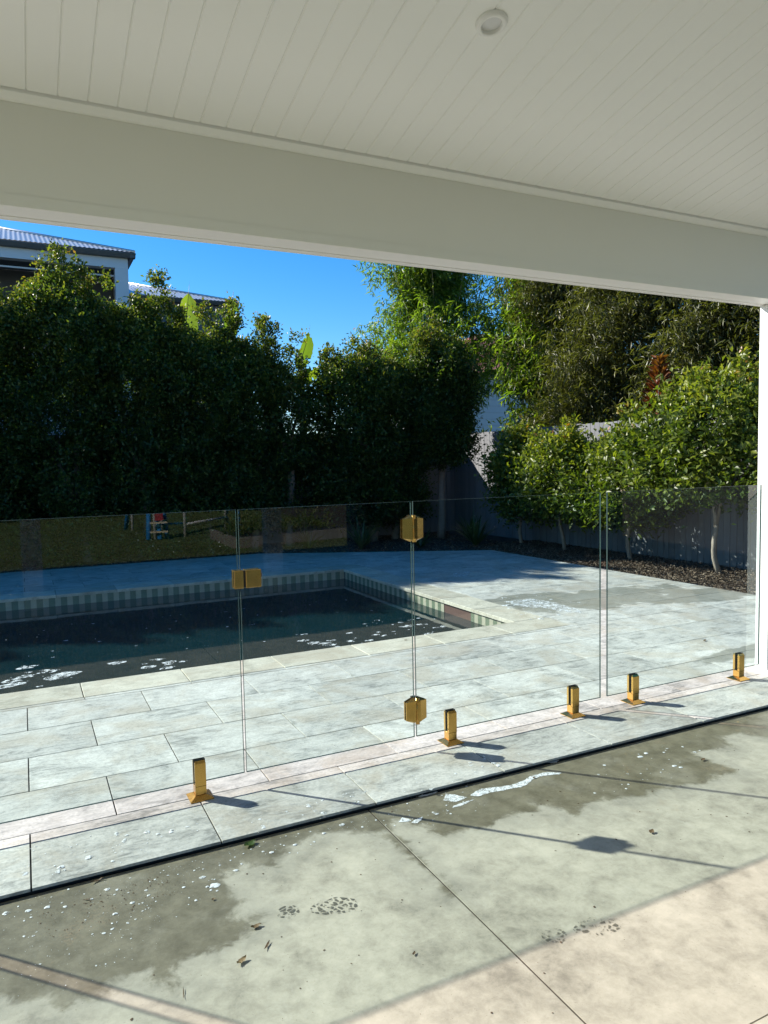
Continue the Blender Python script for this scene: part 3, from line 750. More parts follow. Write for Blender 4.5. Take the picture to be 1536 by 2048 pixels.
for k, (x, y, zt, rad, sp, ncl, lab) in enumerate(HEDGE):
    zt -= 0.20; spires = [(dx, 0.0, zt-0.60, top-0.10, 0.26) for dx, top in sp]; spires += [(dx_*rad, 0.1*dx_, zt-0.5, zt+0.12+0.14*math.sin(k*3+dx_*5), 0.24) for dx_ in (-0.75, -0.35, 0.1, 0.5, 0.85)]
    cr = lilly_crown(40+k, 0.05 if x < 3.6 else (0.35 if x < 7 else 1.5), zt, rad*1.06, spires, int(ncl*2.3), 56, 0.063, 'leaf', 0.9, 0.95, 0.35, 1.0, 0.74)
    if k == 1: stems = [((0.3, 0, -0.03), (0.18, -0.1, 1.0), 0.12, 0.07), ((0.32, 0, 0.1), (0.75, -0.15, 1.35), 0.08, 0.05), ((0.25, 0.05, 0.2), (-0.1, 0.0, 1.6), 0.08, 0.04), ((0.18, -0.1, 0.9), (0.25, 0, 3.2), 0.07, 0.02)]
    elif k == 6: stems = [((0.35, 0, -0.03), (0.42, -0.1, 1.5), 0.10, 0.07), ((0.42, -0.15, 1.5), (-0.05, -0.35, 2.0), 0.055, 0.045), ((-0.05, -0.35, 2.0), (-0.15, -0.3, 2.6), 0.045, 0.03), ((0.42, -0.1, 1.4), (0.3, 0, 3.0), 0.06, 0.02)]
    else: stems = [((0, 0, -0.03), (0.06, 0, 1.4), 0.09, 0.06), ((0.06, 0, 1.3), (-0.25, 0.05, 2.8), 0.05, 0.02), ((0.06, 0, 1.3), (0.3, 0.0, 2.7), 0.05, 0.02)]
    o = tree('hedge_tree', (x, y, 0), cr, stems, M['darkbark'], lab, 'tall trees of the back hedge')
    if k == 1: proto = o
for k, x in enumerate((-2.0, -3.2, -4.4, -5.6, -6.8)):          # the hedge goes on past the frame and shades the pool
    c = proto.copy(); COL.objects.link(c); c.location = (x, HY, 0); c.rotation_euler = (0, 0, 0.9*k+0.5)
    c.scale = (1.0, 1.0, 0.97)
    c['label'] = 'tall hedge tree farther along the back fence, past the dense dark one'; 
    for ch in proto.children:
        d_ = ch.copy(); COL.objects.link(d_); d_.parent = c

# small standard trees in the mulch bed
SMALL = [
 (8.02, 6.48, 0.92, 2.42, 1.05, [(0.15, 2.74), (-0.25, 2.55), (0.5, 2.5), (-0.6, 2.3)], 300, 'largest leafy bright green tree in the mulch, closest to the white post'),
 (8.04, 8.04, 0.55, 1.76, 0.86, [(0.05, 2.18), (-0.35, 1.9), (0.4, 1.85)], 200, 'small leafy tree with orange tips, second in the mulch from the white post'),
 (8.02, 9.50, 0.50, 1.80, 0.86, [(0.05, 2.14), (0.4, 1.95), (-0.3, 1.9)], 200, 'small leafy tree with a thin forked trunk, third in the mulch from the white post'),
 (8.06, 10.72, 0.50, 1.90, 0.56, [(-0.1, 2.22), (0.25, 2.0)], 150, 'small dark leafy tree in the mulch, fourth from the white post'),
]
for k, (x, y, z0, zt, rad, sp, ncl, lab) in enumerate(SMALL):
    spires = [(dx*0.2, dx, zt-0.35, top-0.06, 0.22) for dx, top in sp]
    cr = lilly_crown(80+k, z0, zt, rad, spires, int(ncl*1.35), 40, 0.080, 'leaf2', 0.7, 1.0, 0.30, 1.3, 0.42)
    st = [((0.03, 0, -0.03), (-0.03, 0.02, 0.62), 0.036, 0.03), ((-0.03, 0.02, 0.6), (-0.16, 0.08, 1.5), 0.028, 0.01), ((-0.03, 0.02, 0.58), (0.14, -0.1, 1.6), 0.026, 0.01), ((-0.03, 0.02, 0.6), (0.0, 0.2, 1.7), 0.022, 0.01)]
    tree('small_tree', (x, y, 0), cr, st, M['bark'], lab, 'small trees in the mulch bed')

# bamboo
def bamboo_clump(seed, name, loc, vol, nspray, per, ln, wd, mat, culms, label, droop=0.7, hole=None):
    r = np.random.default_rng(seed); o = empty(name, loc, label, 'bamboo', 'bamboo beyond the timber fence')
    C = vol(r, nspray)
    if hole is not None: C = C[~hole(C)]
    k = len(C); ci = np.repeat(np.arange(k), per); n = len(ci)
    out = unit(np.stack([r.normal(size=k), r.normal(size=k)-0.3, np.zeros(k)], 1))
    twig = unit(out*0.8+np.array([0, 0, -1])*droop*r.uniform(0.2, 1.3, k)[:, None])
    u = r.random(n)
    pos = C[ci] + twig[ci]*(u*0.34)[:, None] + r.normal(size=(n, 3))*0.045
    fan = rnd_dir(r, n)
    d = unit(twig[ci]*0.55+fan*0.95+np.array([0, 0, -droop*0.45])); nr = unit(np.array([0, 0, 1.0])+rnd_dir(r, n)*0.7)
    tint = 0.15+0.45*r.random(n)+0.4*(r.random(k)[ci])*u
    me = leaf_mesh('leaves', pos, d, nr, ln*r.uniform(0.65, 1.25, n), wd*r.uniform(0.8, 1.2, n), tint, M[mat], 0.12, 0.12)
    lk(bpy.data.objects.new('leaves', me), o)
    for (bx, by, tx, ty, h) in culms:
        mb = MB(); pts = []
        for i in range(9):
            f = i/8; pts.append((bx+(tx-bx)*f**2.2, by+(ty-by)*f**2.2, h*(f-0.12*f**3)))
        mb.tube(pts, [0.03*(1-0.75*i/8) for i in range(9)], 6); mb.build('culm', M['culm'], o)
    return o
def vol_green(r, n):
    z = 1.6+6.9*r.random(n)
    c = np.stack([r.normal(size=n)*0.95-0.25, r.normal(size=n)*0.7, z], 1)
    w = 0.9+0.35*np.sin(z*1.7)+0.25*np.sin(z*3.9+1)
    c[:, 0] *= w; c[:, 1] *= w
    tier = np.sin(c[:, 0]*4.1+c[:, 2]*5.3)+np.sin(c[:, 2]*7.9-c[:, 0]*3.0)
    return c[(tier > -1.25) & (c[:, 0] > -1.75+0.35*np.sin(c[:, 2]*2.6)) & (c[:, 0] < 1.9) & ~((c[:, 0] > 0.7) & (c[:, 2] < 3.4))]
cul = [(0.3*math.cos(a), 0.3*math.sin(a), 1.6*math.cos(a), 1.2*math.sin(a), 7.6+0.5*math.sin(a*3)) for a in np.linspace(0, 5.6, 9)]
bamboo_clump(11, 'bamboo', (9.75, 16.4, -0.05), vol_green, 6600, 11, 0.18, 0.030, 'bamboo', cul, 'tall light green feathery bamboo rising against the blue sky')
def vol_green2(r, n):
    c = np.stack([r.normal(size=n)*0.5, r.normal(size=n)*0.5, 1.4+4.6*r.random(n)], 1)
    return c[(np.sin(c[:, 2]*4+c[:, 1]*4) > -0.85) & ~((c[:, 1] > 0.25) & (c[:, 2] < 3.4))]
bamboo_clump(12, 'bamboo', (10.9, 13.45, -0.05), vol_green2, 5200, 11, 0.20, 0.034, 'bamboo', cul[:5], 'darker green broad-leaved bamboo between the feathery and the olive clumps')
def vol_gold(r, n):
    y = r.uniform(-2.6, 1.9, n); z = 1.6+5.4*r.random(n)
    x = r.normal(size=n)*0.42 + 0.35*np.sin(y*2.1+z*1.3) - 0.22*np.sin(z*4.2+y*3.3)
    c = np.stack([x, y, z], 1); s = np.sin(y*3.7+z*2.9)+np.sin(z*6.1-y*1.9)
    return c[s > -1.3]
gcul = [(0.35+0.25*math.sin(i*5.1), -2.5+i*0.27, 0.2*math.sin(i*2.3)-0.1, -2.5+i*0.27+0.8*math.sin(i*1.9), 6.6+0.5*math.sin(i*3.3)) for i in range(19)]
bamboo_clump(13, 'bamboo', (10.55, 11.0, -0.05), vol_gold, 15000, 11, 0.16, 0.018, 'golden', gcul, 'dense olive brown bamboo thicket drooping over the grey paling fence', 0.55)
def vol_dark(r, n):
    return np.stack([r.normal(size=n)*0.5, r.uniform(-1.8, 1.6, n), 1.4+5.0*r.random(n)], 1)
bamboo_clump(14, 'bamboo', (10.9, 7.4, -0.05), vol_dark, 9000, 10, 0.14, 0.022, 'golden', gcul[:6], 'shaded bamboo behind the largest bright green tree and the white post', 0.5)

# red shrub behind the fence
def croton():
    o = empty('red_shrub', (9.25, 8.62, -0.05), 'red and orange leaved shrub rising above the grey paling fence', 'shrub')
    r = np.random.default_rng(5); n = 420; z = 1.7+1.42*r.random(n); th = r.random(n)*6.283
    q = 0.05+0.16*np.sin((z-1.7)*2.1+0.6)*np.sqrt(r.random(n))
    p_ = np.stack([q*np.cos(th), q*np.sin(th), z], 1)
    me = leaf_mesh('leaves', p_, np.stack([np.cos(th), np.sin(th), np.full(n, 0.8)], 1), rnd_dir(r, n)+[0, 0, 1], r.uniform(0.12, 0.2, n), r.uniform(0.035, 0.06, n), (z-1.7)/1.42*0.7+0.3*r.random(n), M['croton'], 0.2, 0.15)
    lk(bpy.data.objects.new('leaves', me), o)
    mb = MB(); mb.tube([(0, 0, 0), (0.02, 0, 1.5), (0, 0.02, 2.8)], [0.03, 0.02, 0.01], 7); mb.build('trunk', M['darkbark'], o)
croton()

# banana plants behind the hedge
def banana_leaf(parent, base, direction, length, width, roll, tintv, arch=0.25, slit=True):
    d = Vector(direction).normalized(); side = d.cross(Vector((0, -1, 0.15))).normalized()
    side = Quaternion(d, roll) @ side; nrm = side.cross(d).normalized()
    vs, fs = [], []; n = 22
    R_ = random.Random(int(base[0]*100))
    for i in range(n+1):
        f = i/n; c = Vector(base)+d*length*f-Vector((0, 0, 1))*arch*length*f*f*0.4 + nrm*0.05*math.sin(f*3)
        w = width*0.5*(math.sin(min(1, f*1.15+0.08)*math.pi)**0.55 if f < 0.999 else 0.02)
        w *= 1+R_.uniform(-0.07, 0.05)
        for s_ in (-1, -0.5, 0, 0.5, 1):
            vs.append(c+side*w*s_+nrm*(abs(s_)*w*0.35+0.006*math.sin(i*2.4)*abs(s_)))
    for i in range(n):
        for k in range(4):
            if slit and k in (0, 3) and R_.random() < 0.12: continue
            a = i*5+k; fs.append((a, a+1, a+6, a+5))
    mb = MB(); mb.add(vs, fs, 0, True); ob = mb.build('leaf', M['banana'], parent)
    ob.data.attributes.new('tint', 'FLOAT', 'POINT').data.foreach_set('value', [tintv]*len(vs))
    rb_ = MB(); rb_.tube([vs[i*5+2]+nrm*0.004 for i in range(0, n+1, 3)], [0.012*(1-i/9) for i in range(8)], 6); mid_ = rb_.build('midrib', M['culm']); mid_.parent = ob
    return ob
def at_y(px_, py_, Y):
    d = pray(px_, py_); s = Y/d.y; return Vector((d.x*s, Y, EYE+d.z*s))
BANANAS = [
 (14.35, [((368, 668), (378, 546), 0.44, 0.15, 1.0), ((320, 860), (322, 770), 0.3, 0.5, 0.5)], 'banana plant with a bright yellow-green leaf upright above the hedge'),
 (14.45, [((452, 656), (466, 566), 0.46, 0.7, 0.3)], 'banana plant with a folded grey-green leaf beside the low roof'),
 (14.30, [((601, 712), (619, 640), 0.42, 0.6, 0.4), ((598, 758), (650, 722), 0.36, 0.5, 0.9), ((655, 800), (650, 690), 0.25, 0.3, 0.5)], 'banana plant with leaves in the sky gap of the hedge'),
]
for Y, leaves, lab in BANANAS:
    b0 = at_y(*leaves[0][0], Y); o = empty('banana_plant', (b0.x, Y, -0.05), lab, 'banana plant', 'banana plants behind the hedge')
    mb = MB(); mb.tube([(0, 0, 0), (0.02, 0, b0.z*0.6), (0, 0, b0.z+0.06)], [0.11, 0.08, 0.03], 9); mb.build('stem', M['culm'], o)
    for a, b_, w, roll, tv in leaves:
        A = at_y(*a, Y)-Vector((b0.x, Y, -0.05)); B = at_y(*b_, Y)-Vector((b0.x, Y, -0.05)); dd = B-A
        banana_leaf(o, A-dd*0.35, dd, dd.length*1.35, w, roll, tv)

# strappy plants in the shaded bed
def strap_plant(loc, n, ln, lab, seed):
    o = empty('strappy_plant', loc, lab, 'plant', 'strappy plants in the shaded bed'); r = random.Random(seed); mb = MB(); tints = []
    for i in range(n):
        a = r.uniform(0, 6.283); L = ln*r.uniform(0.7, 1.2); w = 0.018; lean = r.uniform(0.25, 1.0); base = len(mb.v); vs = []; fs = []
        for k in range(8):
            f = k/7; x = math.sin(lean*f*1.7)*L*0.7; z = L*(f-lean*0.75*f*f)
            ww = w*(1-f**2*0.95)
            for s_ in (-1, 1): vs.append((x*math.cos(a)-s_*ww*math.sin(a), x*math.sin(a)+s_*ww*math.cos(a), max(z, 0.0)))
        for k in range(7): fs.append((2*k, 2*k+1, 2*k+3, 2*k+2))
        mb.add(vs, fs, 0, True); tints += [r.random()]*16
    me = mb.mesh('leaves'); me.materials.append(M['strap']); me.attributes.new('tint', 'FLOAT', 'POINT').data.foreach_set('value', tints)
    lk(bpy.data.objects.new('leaves', me), o)
for k, (x, y, n, ln, lab) in enumerate([
    (7.25, 10.95, 46, 0.72, 'arching strap-leaf clump in the corner bed, seen through the glass beside the gate hinge'),
    (7.62, 11.7, 40, 0.7, 'strap-leaf clump beneath the corner hedge tree'),
    (5.35, 11.75, 46, 0.75, 'large arching strap-leaf clump behind the far paving edge'),
    (4.6, 12.4, 36, 0.65, 'strap-leaf clump beneath the rounded hedge tree'),
    (6.3, 11.3, 30, 0.5, 'low strap-leaf clump beside the angled paving edge')]):
    strap_plant((x, y, -0.03), n, ln, lab, 100+k)

# bark mulch chips and leaf litter
r = np.random.default_rng(21)
def chips(name, n, xr, yr, label, cat, size=(0.02, 0.055)):
    x = r.uniform(*xr, n); y = r.uniform(*yr, n)
    keep = (x > 7.058) | (y > 12.06) | ((diag_a*x+diag_b*y) > diag_c+0.03)
    x, y = x[keep], y[keep]; k = len(x)
    z = -0.026+r.random(k)*0.022
    d = unit(np.stack([r.normal(size=k), r.normal(size=k), r.normal(size=k)*0.28], 1)); nr = unit(np.array([0, 0, 1.0])+rnd_dir(r, k)*0.55)
    me = leaf_mesh(name, np.stack([x, y, z], 1), d, nr, r.uniform(*size, k), r.uniform(0.008, 0.022, k), r.random(k)**1.3, M['chip'], 0.3, 0.1)
    o = lk(bpy.data.objects.new(name, me)); return tag(o, label, cat, kind='stuff')
chips('bark_mulch', 52000, (7.05, 8.6), (4.6, 11.0), 'loose brown bark mulch under the small trees', 'mulch')
chips('leaf_litter', 12000, (-1.5, 8.0), (10.1, 13.6), 'dark leaf litter in the shaded bed under the hedge', 'leaf litter', (0.03, 0.07))
n = 60000; gx = r.uniform(-3.5, 7.2, n); gy = -3.5-r.random(n)**1.5*16
d = unit(np.stack([r.normal(size=n)*0.5, r.normal(size=n)*0.5, np.full(n, 0.8)], 1))
me = leaf_mesh('grass', np.stack([gx, gy, np.full(n, -0.072)], 1), d, rnd_dir(r, n)+[0, 0, 0.3], r.uniform(0.015, 0.04, n), r.uniform(0.008, 0.016, n), r.random(n), M['grass'], 0.1, 0.2)
tag(lk(bpy.data.objects.new('grass', me)), 'short dry green lawn grass mirrored in the glass', 'grass', kind='stuff')

# ------------------------------------------------------------------ neighbouring houses
def corrugated(x0, x1, ye, ze, pitch, hip_x, period=0.10, depth=0.013, ridge_y=None):
    """sheet rising in +y from the eave, cut by the hip that leaves the corner (hip_x, ye) at 45 degrees"""
    mb = MB(); xs = np.arange(x0, x1, period/6); vs = []; fs = []
    tp = math.tan(math.radians(pitch))
    for x in xs:
        run = max(0.0, hip_x-x); run = min(run, ridge_y-ye) if ridge_y else run
        zz = depth*0.5*math.cos(x/period*2*math.pi)
        vs += [(x, ye, ze+zz), (x, ye+run, ze+run*tp+zz)]
    for i in range(len(xs)-1): fs.append((2*i, 2*i+2, 2*i+3, 2*i+1))
    mb.add(vs, fs, 0, True); return mb
house = empty('balcony_house', (-1.5, 18.2, -0.05), 'two-storey pale rendered house with balcony and corrugated hip roof behind the hedge', 'house')
def hp(mb, name, mat, root, parent=None):
    o = mb.build(name, mat); o.parent = parent or root
    if not parent: o.location = -Vector(root.location)
    return o
GZ = 6.48
roof = hp(corrugated(-7.0, 2.6, 18.0, GZ+0.01, 20, 2.6, ridge_y=22.6), 'roof', M['steelroof'], house)
mb = MB(); tp = math.tan(math.radians(20)); mb.tube([(2.58, 18.02, GZ+0.03), (-2.0, 22.6, GZ+0.03+4.58*tp)], 0.035, 6); hp(mb, 'hip_capping', M['steelroof'], house, roof)
mb = MB(); mb.add([(2.6, 18.0, GZ), (2.6, 28, GZ), (-2.0, 23.4, GZ+4.6*tp), (-2.0, 22.6, GZ+4.6*tp)], [(0, 1, 2, 3)]); mb.add([(-7, 22.6, GZ+4.6*tp), (-2, 22.6, GZ+4.6*tp), (-2, 23.4, GZ+4.6*tp), (2.6, 28, GZ), (-7, 28, GZ)], [(0, 1, 2, 3, 4)]); hp(mb, 'rear_roof', M['steelroof'], house, roof)
def gutter(x0, x1, y, z, root, side_x=None, y1=None):
    mb = MB()
    mb.rings([[(xx, y+0.12, z), (xx, y-0.01, z), (xx, y-0.01, z-0.02), (xx, y+0.02, z-0.10), (xx, y+0.12, z-0.11)] for xx in (x0, x1)])
    hp(mb, 'gutter', M['gutter'], root)
    if side_x is not None:
        mb = MB(); mb.rings([[(side_x-0.12, yy, z), (side_x+0.01, yy, z), (side_x+0.01, yy, z-0.02), (side_x-0.02, yy, z-0.10), (side_x-0.12, yy, z-0.11)] for yy in (y, y1)])
        hp(mb, 'gutter', M['gutter'], root)
gutter(-7.0, 2.6, 18.0, GZ-0.01, house, 2.6, 28.0)
mb = MB(); mb.box(-7, 2.44, 18.14, 18.36, 6.135, 6.40); hp(mb, 'parapet_band', M['render'], house)
mb = MB(); mb.box(2.15, 2.44, 18.1405, 18.36, 3.0, 6.134); hp(mb, 'corner_pier', M['render'], house)
mb = MB(); mb.box(2.30, 2.4395, 18.362, 27.8, 0, 6.38); mb.box(-7, 2.29, 18.14, 18.34, 0, 3.3); hp(mb, 'wall', M['render'], house)
mb = MB(); mb.box(-7, 2.29, 19.9, 20.1, 3.0, 6.30); hp(mb, 'balcony_wall', M['greywall'], house)
mb = MB(); mb.box(-7, 2.29, 18.37, 19.89, 6.30, 6.36); hp(mb, 'balcony_ceiling', M['greywall'], house)
mb = MB(); mb.box(-7, 2.29, 18.37, 18.42, 5.985, 6.02); hp(mb, 'blind_rail', M['render'], house)
mb = MB(); mb.box(-7, 2.29, 18.15, 19.89, 2.95, 3.1); hp(mb, 'balcony_floor', M['greywall'], house)
mb = MB(); mb.box(-1.6, 0.15, 19.86, 19.9, 3.3, 5.45); w_ = hp(mb, 'window', M['gutter'], house)
for x_ in (-1.55, -0.68): MB().box(x_, x_+0.80, 19.84, 19.858, 3.35, 5.40).build('pane', M['darkglass'], w_)
wing = empty('house_wing', (4.0, 20.2, -0.05), 'lower grey house wing with a corrugated roof, beyond the pale balcony house', 'house')
wr = hp(corrugated(1.0, 5.55, 20.0, 5.99, 18.5, 5.55, ridge_y=23.2), 'roof', M['steelroof'], wing)
mb = MB(); tp2 = math.tan(math.radians(18.5)); mb.tube([(5.53, 20.02, 6.01), (2.35, 23.2, 6.01+3.18*tp2)], 0.035, 6); hp(mb, 'hip_capping', M['steelroof'], wing, wr)
mb = MB(); mb.add([(5.55, 20.0, 5.98), (5.55, 26, 5.98), (2.35, 23.2, 5.98+3.2*tp2)], [(0, 1, 2)]); hp(mb, 'rear_roof', M['steelroof'], wing, wr)
gutter(2.6, 5.55, 20.0, 5.98, wing, 5.55, 26.0)
mb = MB(); mb.box(2.5, 5.40, 20.15, 25.8, 0, 5.90); hp(mb, 'wall', M['greywall'], wing)
bh = empty('red_roof_house', (16.0, 20.0, -0.05), 'white weatherboard house with a red tiled roof glimpsed through the bamboo', 'house')
mb = MB(); mb.box(11.9, 20, 19.0, 26, 0, 4.15); hp(mb, 'wall', M['housewhite'], bh)
for k in range(18): hp(MB().box(11.88, 20.0, 18.975, 18.998, 0.6+k*0.2, 0.79+k*0.2), 'weatherboard', M['housewhite'], bh)
mb = MB(); mb.add([(11.4, 18.5, 4.15), (20.5, 18.5, 4.15), (20.5, 26.5, 4.15), (11.4, 26.5, 4.15), (15, 22.5, 6.1), (17, 22.5, 6.1)], [(0, 1, 5, 4), (1, 2, 5), (2, 3, 4, 5), (3, 0, 4), (3, 2, 1, 0)]); hp(mb, 'roof', M['brick'], bh)

# ------------------------------------------------------------------ behind the patio: things the glass mirrors
play = empty('play_set', (3.4, -11.4, -0.07), 'blue and grey tubular garden play set standing on the lawn', 'play set')
def pp(mb, name, mat): o = mb.build(name, mat, play); return o
ox, oy = 3.4, -11.4
for (x, y, tx, ty, bl) in [(2.40, -9.9, 2.55, -10.3, 'blue'), (2.80, -9.9, 2.65, -10.3, 'blue'), (2.62, -9.75, 2.62, -10.6, 'blue'), (2.30, -13.0, 2.5, -12.2, 'blue'), (4.55, -10.3, 4.5, -11.0, 'blue'), (4.75, -12.4, 4.6, -11.8, 'blue')]:
    mb = MB(); mb.tube([(x-ox, y-oy, 0), ((x+tx)/2-ox, (y+ty)/2-oy, 1.0), (tx-ox, ty-oy, 2.1)], 0.055, 8); pp(mb, 'leg', M['bluepaint'])
for (x, y) in [(2.42, -12.6), (2.55, -9.95), (3.05, -12.1), (3.24, -10.15), (4.35, -10.9)]:
    mb = MB(); mb.tube([(x-ox, y-oy, 0), (x-ox, y-oy, 1.9)], 0.04, 8); pp(mb, 'post', M['galv'])
mb = MB(); mb.tube([(-0.8, 0.7, 2.1), (1.15, 0.5, 2.1)], 0.04, 8); pp(mb, 'top_bar', M['bluepaint'])
mb = MB(); mb.tube([(-0.15, 1.25, 0.28), (0.95, 0.55, 0.34)], 0.03, 8); pp(mb, 'rail', M['galv'])
mb = MB(); mb.tube([(-0.75, 1.4, 0.33), (-0.15, 1.22, 0.30)], 0.02, 8); pp(mb, 'brace', M['bluepaint'])
for z in (0.16, 0.36): mb = MB(); mb.box(-0.98, -0.62, 1.62, 1.74, z, z+0.035); pp(mb, 'rung', M['cream'])
mb = MB(); mb.box(-0.86, -0.70, 1.55, 1.65, 0.42, 0.62); pp(mb, 'seat', M['redplastic'])
gb_ = empty('raised_bed', (4.6, -8.0, -0.07), 'raised garden bed edged with weathered timber sleepers on the lawn', 'garden bed')
for (a, b_) in [((3.66, -9.3), (3.6, -7.05)), ((3.6, -7.05), (5.3, -7.5)), ((5.3, -7.5), (6.6, -7.9))]:
    dx, dy = b_[0]-a[0], b_[1]-a[1]; L = math.hypot(dx, dy); nx, ny = -dy/L*0.05, dx/L*0.05
    q = [(a[0]-4.6+nx, a[1]+8+ny), (b_[0]-4.6+nx, b_[1]+8+ny), (b_[0]-4.6-nx, b_[1]+8-ny), (a[0]-4.6-nx, a[1]+8-ny)]
    MB().prism(q, 0, 0.2, 0.01).build('sleeper', M['timber'], gb_)
MB().prism([(-0.92, -1.2), (-0.98, 0.9), (0.7, 0.45), (2.0, 0.05), (2.0, -1.6)], 0, 0.14).build('soil', M['soil'], gb_)
for k, (x, y, n_, ln_) in enumerate([(3.95, -8.0, 30, 0.5), (4.8, -8.3, 40, 0.55), (5.6, -8.5, 40, 0.6), (4.3, -8.9, 30, 0.5)]):
    r_ = np.random.default_rng(300+k); m_ = 420; o = empty('garden_plant', (x, y, 0.07), 'leafy low plant growing in the raised sleeper bed', 'plant', 'plants in the raised bed')
    q = r_.normal(size=(m_, 3))*[0.22, 0.22, 0.16]; q[:, 2] = np.abs(q[:, 2])+0.02
    lk(bpy.data.objects.new('leaves', leaf_mesh('leaves', q, unit(q+[0, 0, 0.2]), rnd_dir(r_, m_)+[0, 0, 1], r_.uniform(0.06, 0.12, m_), r_.uniform(0.02, 0.04, m_), r_.random(m_), M['grass'])), o)
hw = empty('house_wall', (7.0, -3.1, -0.03), 'dark glazed wall of the house beside the patio, mirrored in the glass', 'house')
mb = MB(); mb.box(4.3, 9.5, -3.4, -3.1, 0, 2.75); o = mb.build('wall', M['greywall']); o.parent = hw; o.location = (-7, 3.1, 0)
for x in (4.5, 6.0, 7.5): o = MB().box(x, x+1.4, -3.097, -3.07, 0.05, 2.3).build('glass_door', M['darkglass']); o.parent = hw; o.location = (-7, 3.1, 0)
for k, x in enumerate(np.arange(-9, 14, 2.6)):
    cr = hw  # boundary shrubs beyond the lawn
    if k == 0: rc = lilly_crown(200, 0.1, 3.2, 1.6, [], 240, 40, 0.11, 'leaf2', 0.9, 0.8, 0.5)
    o = tree('boundary_shrub', (x, -19.5+0.5*math.sin(k*2.2), -0.1), rc, [((0, 0, 0), (0, 0, 1.6), 0.06, 0.03)], M['darkbark'], 'leafy boundary shrub beyond the lawn behind the patio', 'boundary shrubs beyond the lawn', 'shrub')
    o.rotation_euler = (0, 0, k*1.7)

# ------------------------------------------------------------------ foam, footprints, leaves
def blob(mb, cx, cy, z, rx, ry, rr, h=0.003, n=10, rot=0.0):
    vs = [(cx, cy, z+h)]
    for i in range(n):
        a = 2*math.pi*i/n; q = rr.uniform(0.72, 1.2)
        x, y = rx*q*math.cos(a), ry*q*math.sin(a)
        vs.append((cx+x*math.cos(rot)-y*math.sin(rot), cy+x*math.sin(rot)+y*math.cos(rot), z))
    mb.add(vs, [(0, 1+i, 1+(i+1) % n) for i in range(n)], 0, True)
def poly_sheet(mb, pts, z, h, rr):
    P_ = [onz(x, y, z) for x, y in pts]
    # densify and roughen the outline
    Q = []
    for i, p in enumerate(P_):
        q = P_[(i+1) % len(P_)]; m_ = max(1, int((q-p).length/0.012))
        for k in range(m_):
            s = p.lerp(q, k/m_); Q.append(Vector((s.x+rr.gauss(0, 0.0018), s.y+rr.gauss(0, 0.0018), z)))
    b0 = len(mb.v); mb.v += [tuple(p) for p in Q]; mb.f.append(list(range(b0, b0+len(Q)))); mb.mi.append(0); mb.sm.append(False)
R_ = random.Random(3)
ZS = -0.022
def C7(p): return [(700+x/3.072, 1420+y/3.072) for x, y in p]
fo = MB()
for poly in ([(740,525),(770,500),(810,482),(900,472),(985,462),(1050,440),(1100,408),(1210,380),(1300,386),(1285,396),(1190,402),(1125,425),(1090,455),(1050,472),(960,490),(860,507),(790,530)],
             [(570,555),(590,515),(640,520),(720,535),(690,552),(640,565)], [(630,600),(640,588),(720,560),(765,548),(740,562),(680,590)],
             [(300,690),(320,660),(360,668),(380,680)], [(380,690),(400,674),(450,655),(440,668),(415,697)], [(400,533),(540,500),(520,512),(440,532)], [(1200,325),(1285,305),(1265,326)]):
    poly_sheet(fo, C7(poly), ZS+0.0015, 0.002, R_)
def dots(mb, region, n, z, rmin, rmax, rr):
    xs = [p[0] for p in region]; ys = [p[1] for p in region]; k = 0
    reg = [onz(x, y, z).to_2d()[:] for x, y in region]
    bx = [p[0] for p in reg]; by = [p[1] for p in reg]
    tries = 0
    while k < n and tries < n*30:
        tries += 1; x = rr.uniform(min(bx), max(bx)); y = rr.uniform(min(by), max(by))
        if sdf_poly(np.array([x]), np.array([y]), reg)[0] < 0: continue
        rad = rmin+(rmax-rmin)*rr.random()**5
        blob(mb, x, y, z+0.0012, rad*rr.uniform(0.8, 1.5), rad, rr, rad*0.35, 9, rr.uniform(0, 3)); k += 1
dots(fo, [(0,1810),(300,1740),(600,1665),(740,1630),(735,1655),(560,1720),(440,1760),(430,1800),(250,1880),(0,1900)], 330, ZS, 0.0008, 0.0065, R_)
dots(fo, [(700,1640),(780,1610),(900,1570),(1000,1565),(960,1625),(880,1650),(760,1655)], 140, ZS, 0.0009, 0.0065, R_)
dots(fo, [(1150,1545),(1400,1470),(1420,1530),(1300,1575),(1170,1590)], 90, ZS, 0.0009, 0.0075, R_)
dots(fo, [(0,1900),(300,1850),(360,1890),(100,2000),(0,1990)], 90, ZS, 0.0008, 0.003, R_)
for (x, y, s) in [(430,1771,0.019),(405,1755,0.010),(415,1774,0.007),(472,1741,0.009),(543,1705,0.009),(590,1690,0.009),(648,1667,0.009),(684,1650,0.012),(230,1828,0.008),(265,1806,0.008),(215,1779,0.010),(95,1815,0.010),(56,1822,0.010),(12,1827,0.012),(860,1578,0.012),(873,1628,0.010),(1280,1514,0.014),(1292,1507,0.012),(1349,1532,0.013),(1362,1535,0.010)]:
    q = onz(x, y, ZS); blob(fo, q.x, q.y, ZS+0.0012, s*1.15, s*0.85, R_, 0.004, 14)
gr = MB()
dots(gr, [(60,1830),(330,1745),(380,1770),(300,1820),(100,1880)], 420, ZS, 0.0008, 0.0030, R_)
dots(gr, [(0,1990),(700,1640),(1500,1480),(1536,1700),(1100,2040),(0,2040)], 260, ZS, 0.0008, 0.0045, R_)
gr_o = tag(gr.build('grit', M['grit']), 'scattered brown grit and sand on the concrete slab', 'grit', kind='stuff')
tag(fo.build('soap_foam', M['foam']), 'white soap foam streaks and droplets drying on the wet concrete', 'foam', kind='stuff')
fp = MB()
dots(fp, [(20,1770),(60,1690),(400,1640),(420,1670),(200,1740)], 70, 0.0, 0.003, 0.016, R_)
